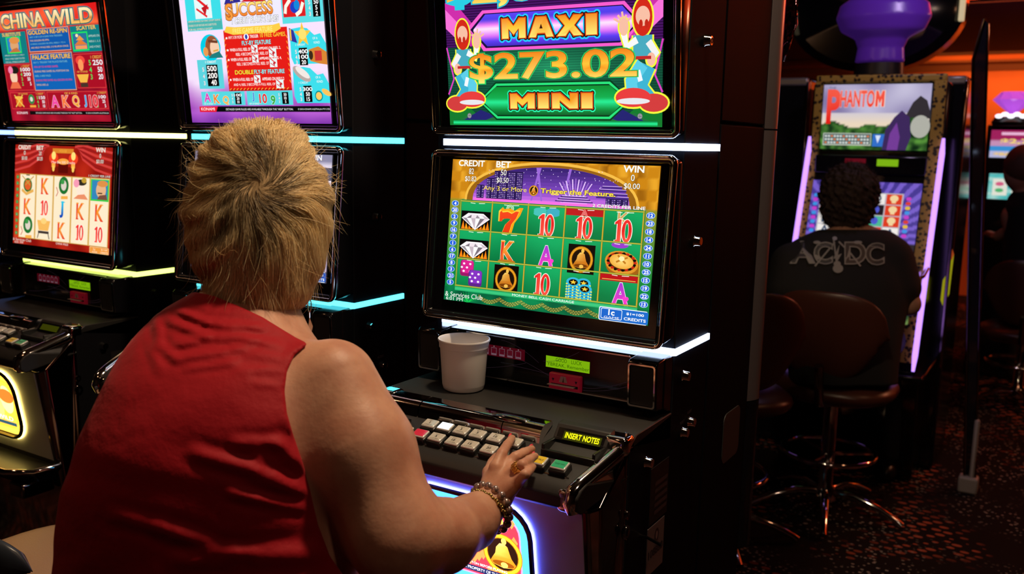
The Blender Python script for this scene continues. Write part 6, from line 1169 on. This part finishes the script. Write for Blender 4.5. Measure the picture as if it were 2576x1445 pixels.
# black round sign behind it, hanging from the ceiling
sc_ = at(2205, 32, 1, 3.9); rs = thing('round_sign', 'black round hanging sign with pale lit ends behind the purple topper', 'sign', (sc_.x, 3.9, sc_.z))
R_ = Matrix.Rotation(PI / 2, 3, 'X'); mb = MB(); mb.lathe([(.001, -.10), (.40, -.10), (.455, -.07), (.455, .07), (.40, .10), (.001, .10)], (0, 0, 0), 48, R_, 1, .72); mb.build('drum', BLACK2, rs, smooth=30)
for s_ in (-1, 1): mb = MB(); mb.span((s_ * .44 - .014, -.125, -.12 if s_ < 0 else -.08), (s_ * .44 + .014, -.09, .02 if s_ < 0 else .04)); mb.build('lit_end', mat('cream_lamp', (.5, .45, .3), .4, emit=srgb((215, 195, 150)), strength=.75), rs, bevel=.006)
mb = MB(); mb.tube([(0, 0, .3), (0, 0, 3.0 - sc_.z)], .02, 8); mb.build('hanger', RUB, rs)
# neighbouring dark cabinets
def plain_machine(x0, x1, y0, y1, zt, label, top, mdl=BLACK2):
    r = thing('slot_machine', label, 'slot machine', ((x0 + x1) / 2, y0, 0)); off = -Vector(r.location)
    mb = MB(); mb.span((x0, y0, 0), (x1, y1, zt)); mb.build('cabinet', mdl, r, bevel=.02, seg=4).location = off
    for x in (x0 + .012, x1 - .012): mb = MB(); mb.span((x - .008, y0 - .008, .5), (x + .008, y0 + .01, zt - .02)); mb.build('edge_trim', CHROMED, r, bevel=.004).location = off
    mb = MB(); mb.span((x0 + .01, y0 - .01, zt - top), (x1 - .01, y0 + .02, zt)); mb.build('top_cap', mat('grey_silver_cap', (.3, .3, .25), .35, .6), r, bevel=.01).location = off
    return r
a = at(1930, 197, 1, 3.0); b3 = at(2040, 197, 1, 3.0); plain_machine(a.x - .35, min(b3.x, -.525), 3.0, 3.5, a.z, 'dark slot machine left of the spotted-frame machine', .04)
a = at(2368, 195, 1, 3.0); b3 = at(2428, 190, 1, 3.0); pm = plain_machine(a.x, b3.x + .02, 3.0, 3.5, b3.z, 'dark narrow machine cabinet right of the spotted-frame machine', .04)
c = Canvas(lambda x, y, l: (x - pm.location.x, 2.998 - l * 1.5 - 3.0, y)); P_ = [at(u, v, 1, 3.0) for u, v in ((2392, 620), (2400, 640), (2388, 740), (2372, 770), (2366, 755), (2372, 705), (2382, 690))]; c.poly([(p.x, p.z) for p in P_], (205, 200, 15)); c.poly([(p.x, p.z) for p in [at(u, v, 1, 3.0) for u, v in ((2393, 618), (2400, 640), (2394, 655), (2386, 640))]], (220, 90, 30)); c.build('yellow_reflection', pm, [artmat('painted_reflection', True, .45)] * 2)  # yellow streak of reflected light, painted on as a glowing patch

# ------------------------------------------------------------------ glass divider with chrome edge
gd = thing('glass_divider', 'tall narrow glass divider panel on a pale foot plate, between the machines at right', 'divider', (.36, 2.79, 0)); G0 = Vector(gd.location)
p0 = at(2440, 1235, 1, 2.79); p1 = at(2482, 60, 1, 2.79); q1 = at(2448, 150, 1, 2.79)
mb = MB(); mb.add([(p0.x - .024, 2.79, .02), (p0.x + .018, 2.79, .02), (p1.x + .006, 2.79, p1.z), (p1.x - .01, 2.79, p1.z + .02), (q1.x - .0, 2.79, q1.z)] + [(x, y + .012, z) for x, y, z in ((p0.x - .024, 2.79, .02), (p0.x + .018, 2.79, .02), (p1.x + .006, 2.79, p1.z), (p1.x - .01, 2.79, p1.z + .02), (q1.x, 2.79, q1.z))], [(0, 1, 2, 3, 4), (9, 8, 7, 6, 5)] + [(i, (i + 1) % 5, 5 + (i + 1) % 5, 5 + i) for i in range(5)])
o = mb.build('panel', mat('smoked_glass', (.02, .02, .03), .05, trans=.6, coat=.5), gd, smooth=0); o.location = -G0
mb = MB(); mb.tube([(p0.x - .024, 2.785, .02), (q1.x, 2.785, q1.z), (p1.x - .01, 2.785, p1.z + .02)], .006, 8); mb.tube([(p0.x + .018, 2.785, .02), (p1.x + .006, 2.785, p1.z)], .005, 8); o = mb.build('edge_strip', CHROMED, gd, smooth=60); o.location = -G0
mb = MB(); mb.span((p0.x - .05, 2.76, 0), (p0.x + .03, 2.83, .075)); mb.span((p0.x - .01, 2.775, .07), (p0.x + .012, 2.80, .34)); o = mb.build('foot_plate', mat('pale_grey_plastic', (.34, .30, .30), .5), gd, bevel=.012, seg=3); o.location = -G0

# ------------------------------------------------------------------ far machine with the diamond, its player and chairs
y5 = 5.2; m5 = thing('slot_machine', 'far slot machine with pink and blue screens under a purple diamond, at the right edge', 'slot machine', (at(2560, 500, 1, y5).x, y5, 0)); O5 = Vector(m5.location)
X5 = lambda u, v: at(u, v, 1, y5)
a = X5(2484, 322); mb = MB(); mb.span((a.x, y5, 0), (a.x + .62, y5 + .5, a.z + .02)); o = mb.build('cabinet', BLACK2, m5, bevel=.01); o.location = -O5
def scr5(nm, u0, v0, v1, fn, st):
    p, q = X5(u0, v1), X5(u0, v0); wd = .50; c = Canvas(lambda x, y, l: (p.x + x * wd - O5.x, -.004 - l * 4, p.z + y * (q.z - p.z))); fn(c); c.build(nm, m5, [artmat(nm + '5', True, st)] * 2)
def s5a(c):
    c.bg(lambda x, y: (165, 35, 95) if y > .66 else ((205, 150, 190) if y > .3 else (190, 190, 230)), 0, 0, 1, 1, 10, 12)
    c.text('DIAMONDS', .1, .82, .7, .93, (250, 200, 230)) if 0 else c.rect(.12, .82, .62, .92, (245, 190, 225))
    c.text('$2,786.26', .12, .5, .85, .68, (255, 225, 130), [(.04, (120, 40, 60))], .03); c.rect(.0, .24, .3, .42, (60, 150, 220)); c.rect(.4, .26, .75, .42, (235, 220, 90)); c.text('$86.20', .05, .06, .38, .18, (255, 215, 120), [(.04, (120, 40, 60))], .03); c.text('$12.06', .5, .06, .8, .18, (255, 215, 120), [(.04, (120, 40, 60))], .03)
def s5b(c):
    c.bg(lambda x, y: mixc((60, 190, 190), (200, 235, 225), .5 + .8 * nz(x, y, 7)), 0, 0, 1, 1, 14, 14)
    for k in range(4): c.rect(.05 + .22 * k, .15, .22 + .22 * k, .8, (240, 240, 225)); c.ell(.13 + .22 * k, .6, .05, .08, (225, 100, 140)); c.ell(.13 + .22 * k, .35, .05, .08, (90, 190, 120))
scr5('jackpot_screen', 2488, 327, 396, s5a, .9); scr5('game_screen', 2483, 436, 500, s5b, .85)
d5 = thing('machine_topper', 'glowing purple diamond above the far machine at the right edge', 'topper', tuple(X5(2546, 300))); mb = MB(); p = X5(2546, 300); zt, zg, zb = X5(2546, 232).z - p.z, X5(2546, 252).z - p.z, X5(2546, 292).z - p.z
n = 10; mb.loft([[(.075 * math.cos(t), .075 * math.sin(t), zt) for t in np.linspace(0, 2 * PI, n, endpoint=False)], [(.125 * math.cos(t + .3), .125 * math.sin(t + .3), zg) for t in np.linspace(0, 2 * PI, n, endpoint=False)], [(.004 * math.cos(t), .004 * math.sin(t), zb) for t in np.linspace(0, 2 * PI, n, endpoint=False)]], True, True)
mb.build('diamond', mat('purple_crystal', (.5, .1, .7), .08, emit=(.55, .10, .85), strength=.75, coat=1), d5, smooth=0)
mb = MB(); mb.lathe([(.11, zb - .065), (.12, zb - .04), (.10, zb - .01), (.001, zb)], (0, 0, 0), 20); mb.build('stand', RUB, d5, smooth=40)
mb = MB()
for k in range(5): mb.sph((-.07 + .034 * k, -.11, zb - .005 + .012 * (k % 2)), (.022, .012, .014), 6)
mb.build('lit_script', mat('white_neon', (.8, .8, 1), .3, emit=(.9, .9, 1.0), strength=1.6), d5, smooth=180)
# player at the right edge
y6 = 4.5; pe = thing('person', 'person in dark sleeveless vest cut off by the right edge', 'person', (at(2590, 700, 1, y6).x, y6, 0)); PE = Vector(pe.location)
Z = lambda u, v: at(u, v, 1, y6)
def p3(P):
    d = ellip(P, Z(2568, 430), (.09, .1, .12)); d = smin(d, cap(P, Z(2572, 470), Z(2585, 530), .05, .06), .02); d = smin(d, cap(P, Z(2545, 545), Z(2560, 590), .055, .055), .03)
    d = smin(d, cap(P, Z(2548, 545), Z(2570, 600), .052, .045), .02); d = smin(d, cap(P, Z(2572, 562), Z(2505, 600) + Vector((0, .12, 0)), .045, .028), .02); f = Z(2505, 600) + Vector((0, .12, 0)); d = smin(d, cap(P, f, f + Vector((-.05, .05, .01)), .028, .03, ((0, 0, 1), 1.4)), .01)
    for k in range(4): s_ = f + Vector((-.055, .055 + .014 * (k - 1.5), .01)); d = smin(d, cap(P, s_, s_ + Vector((-.05, .035, -.01)), .009, .007), .004)
    d = smin(d, cap(P, f + Vector((-.02, .01, 0)), f + Vector((-.035, -.035, 0)), .010, .008), .005)
    d = smin(d, cap(P, Z(2590, 540), Z(2600, 700), .12, .15), .04); return d
V, Q = sdf_mesh(p3, (PE.x - .45, y6 - .3, .6), (PE.x + .4, y6 + .5, 1.7), .012); o = mesh_np('body', V, Q, mat('tanned_skin', (.48, .24, .16), .55), pe); o.location = -PE
def p3v(P): return smin(cap(P, Z(2592, 530), Z(2600, 720), .13, .165), cap(P, Z(2565, 505), Z(2590, 560), .06, .1), .03)
V, Q = sdf_mesh(p3v, (PE.x - .45, y6 - .3, .5), (PE.x + .4, y6 + .5, 1.7), .014); o = mesh_np('vest', V, Q, BLK, pe); o.location = -PE
def p3h(P): return smax(ellip(P, Z(2568, 424) + Vector((.01, -.01, .02)), (.1, .115, .12)), -ellip(P, Z(2568, 430) + Vector((-.09, .08, -.03)), (.08, .09, .09)), .01)
V, Q = sdf_mesh(p3h, np.array(Z(2568, 424)) - .2, np.array(Z(2568, 424)) + .2, .012); o = mesh_np('hair', V, Q, mat('brown_hair', (.10, .04, .025), .7), pe); o.location = -PE
def p3t(P): a_ = Vector((PE.x, y6, .62)); k = a_ + Vector((-.08, .4, 0)); return smin(cap(P, a_, k, .15, .08), cap(P, k, k + Vector((0, 0, -.5)), .07, .05), .03)
V, Q = sdf_mesh(p3t, (PE.x - .35, y6 - .3, .03), (PE.x + .3, y6 + .6, .85), .016); o = mesh_np('trousers', V, Q, BLK, pe); o.location = -PE
f1 = at(2532, 880, 2, .0); swivel_chair(PE.x, PE.y + .05, 0, 'dark swivel chair under the person at the right edge', CG, BROWN, BROWN, .50, True, .9)
swivel_chair(f1.x + .05, f1.y, .3, 'far swivel chair with bright chrome base, at the right edge behind the divider', CG, BROWN, BROWN, .58, True, .92)
# wrinkled foil banner beside the post top
fb = at(1985, 60, 1, .75); mb = MB(); rows = []
for i, v in enumerate(np.linspace(-20, 155, 12)):
    wd = 32 - 22 * max(0, (v - 60) / 95); rows.append([tuple(at(1958 + wd * j / 6 * 1.5, v, 1, .72 + .012 * math.sin(i * 1.7 + j * 1.3))) for j in range(7)])
mb.loft(rows, False); o = mb.build('foil_banner', mat('iridescent_foil', (.7, .35, .25), .12, 1.0, var=(25, (.75, .15, .08), (.35, .28, .5))), None, smooth=60); sm_ = o.modifiers.new('thickness', 'SOLIDIFY'); sm_.thickness = .002
tag(o, 'crinkled shiny red and purple foil hanging beside the top of the tall post', 'banner')
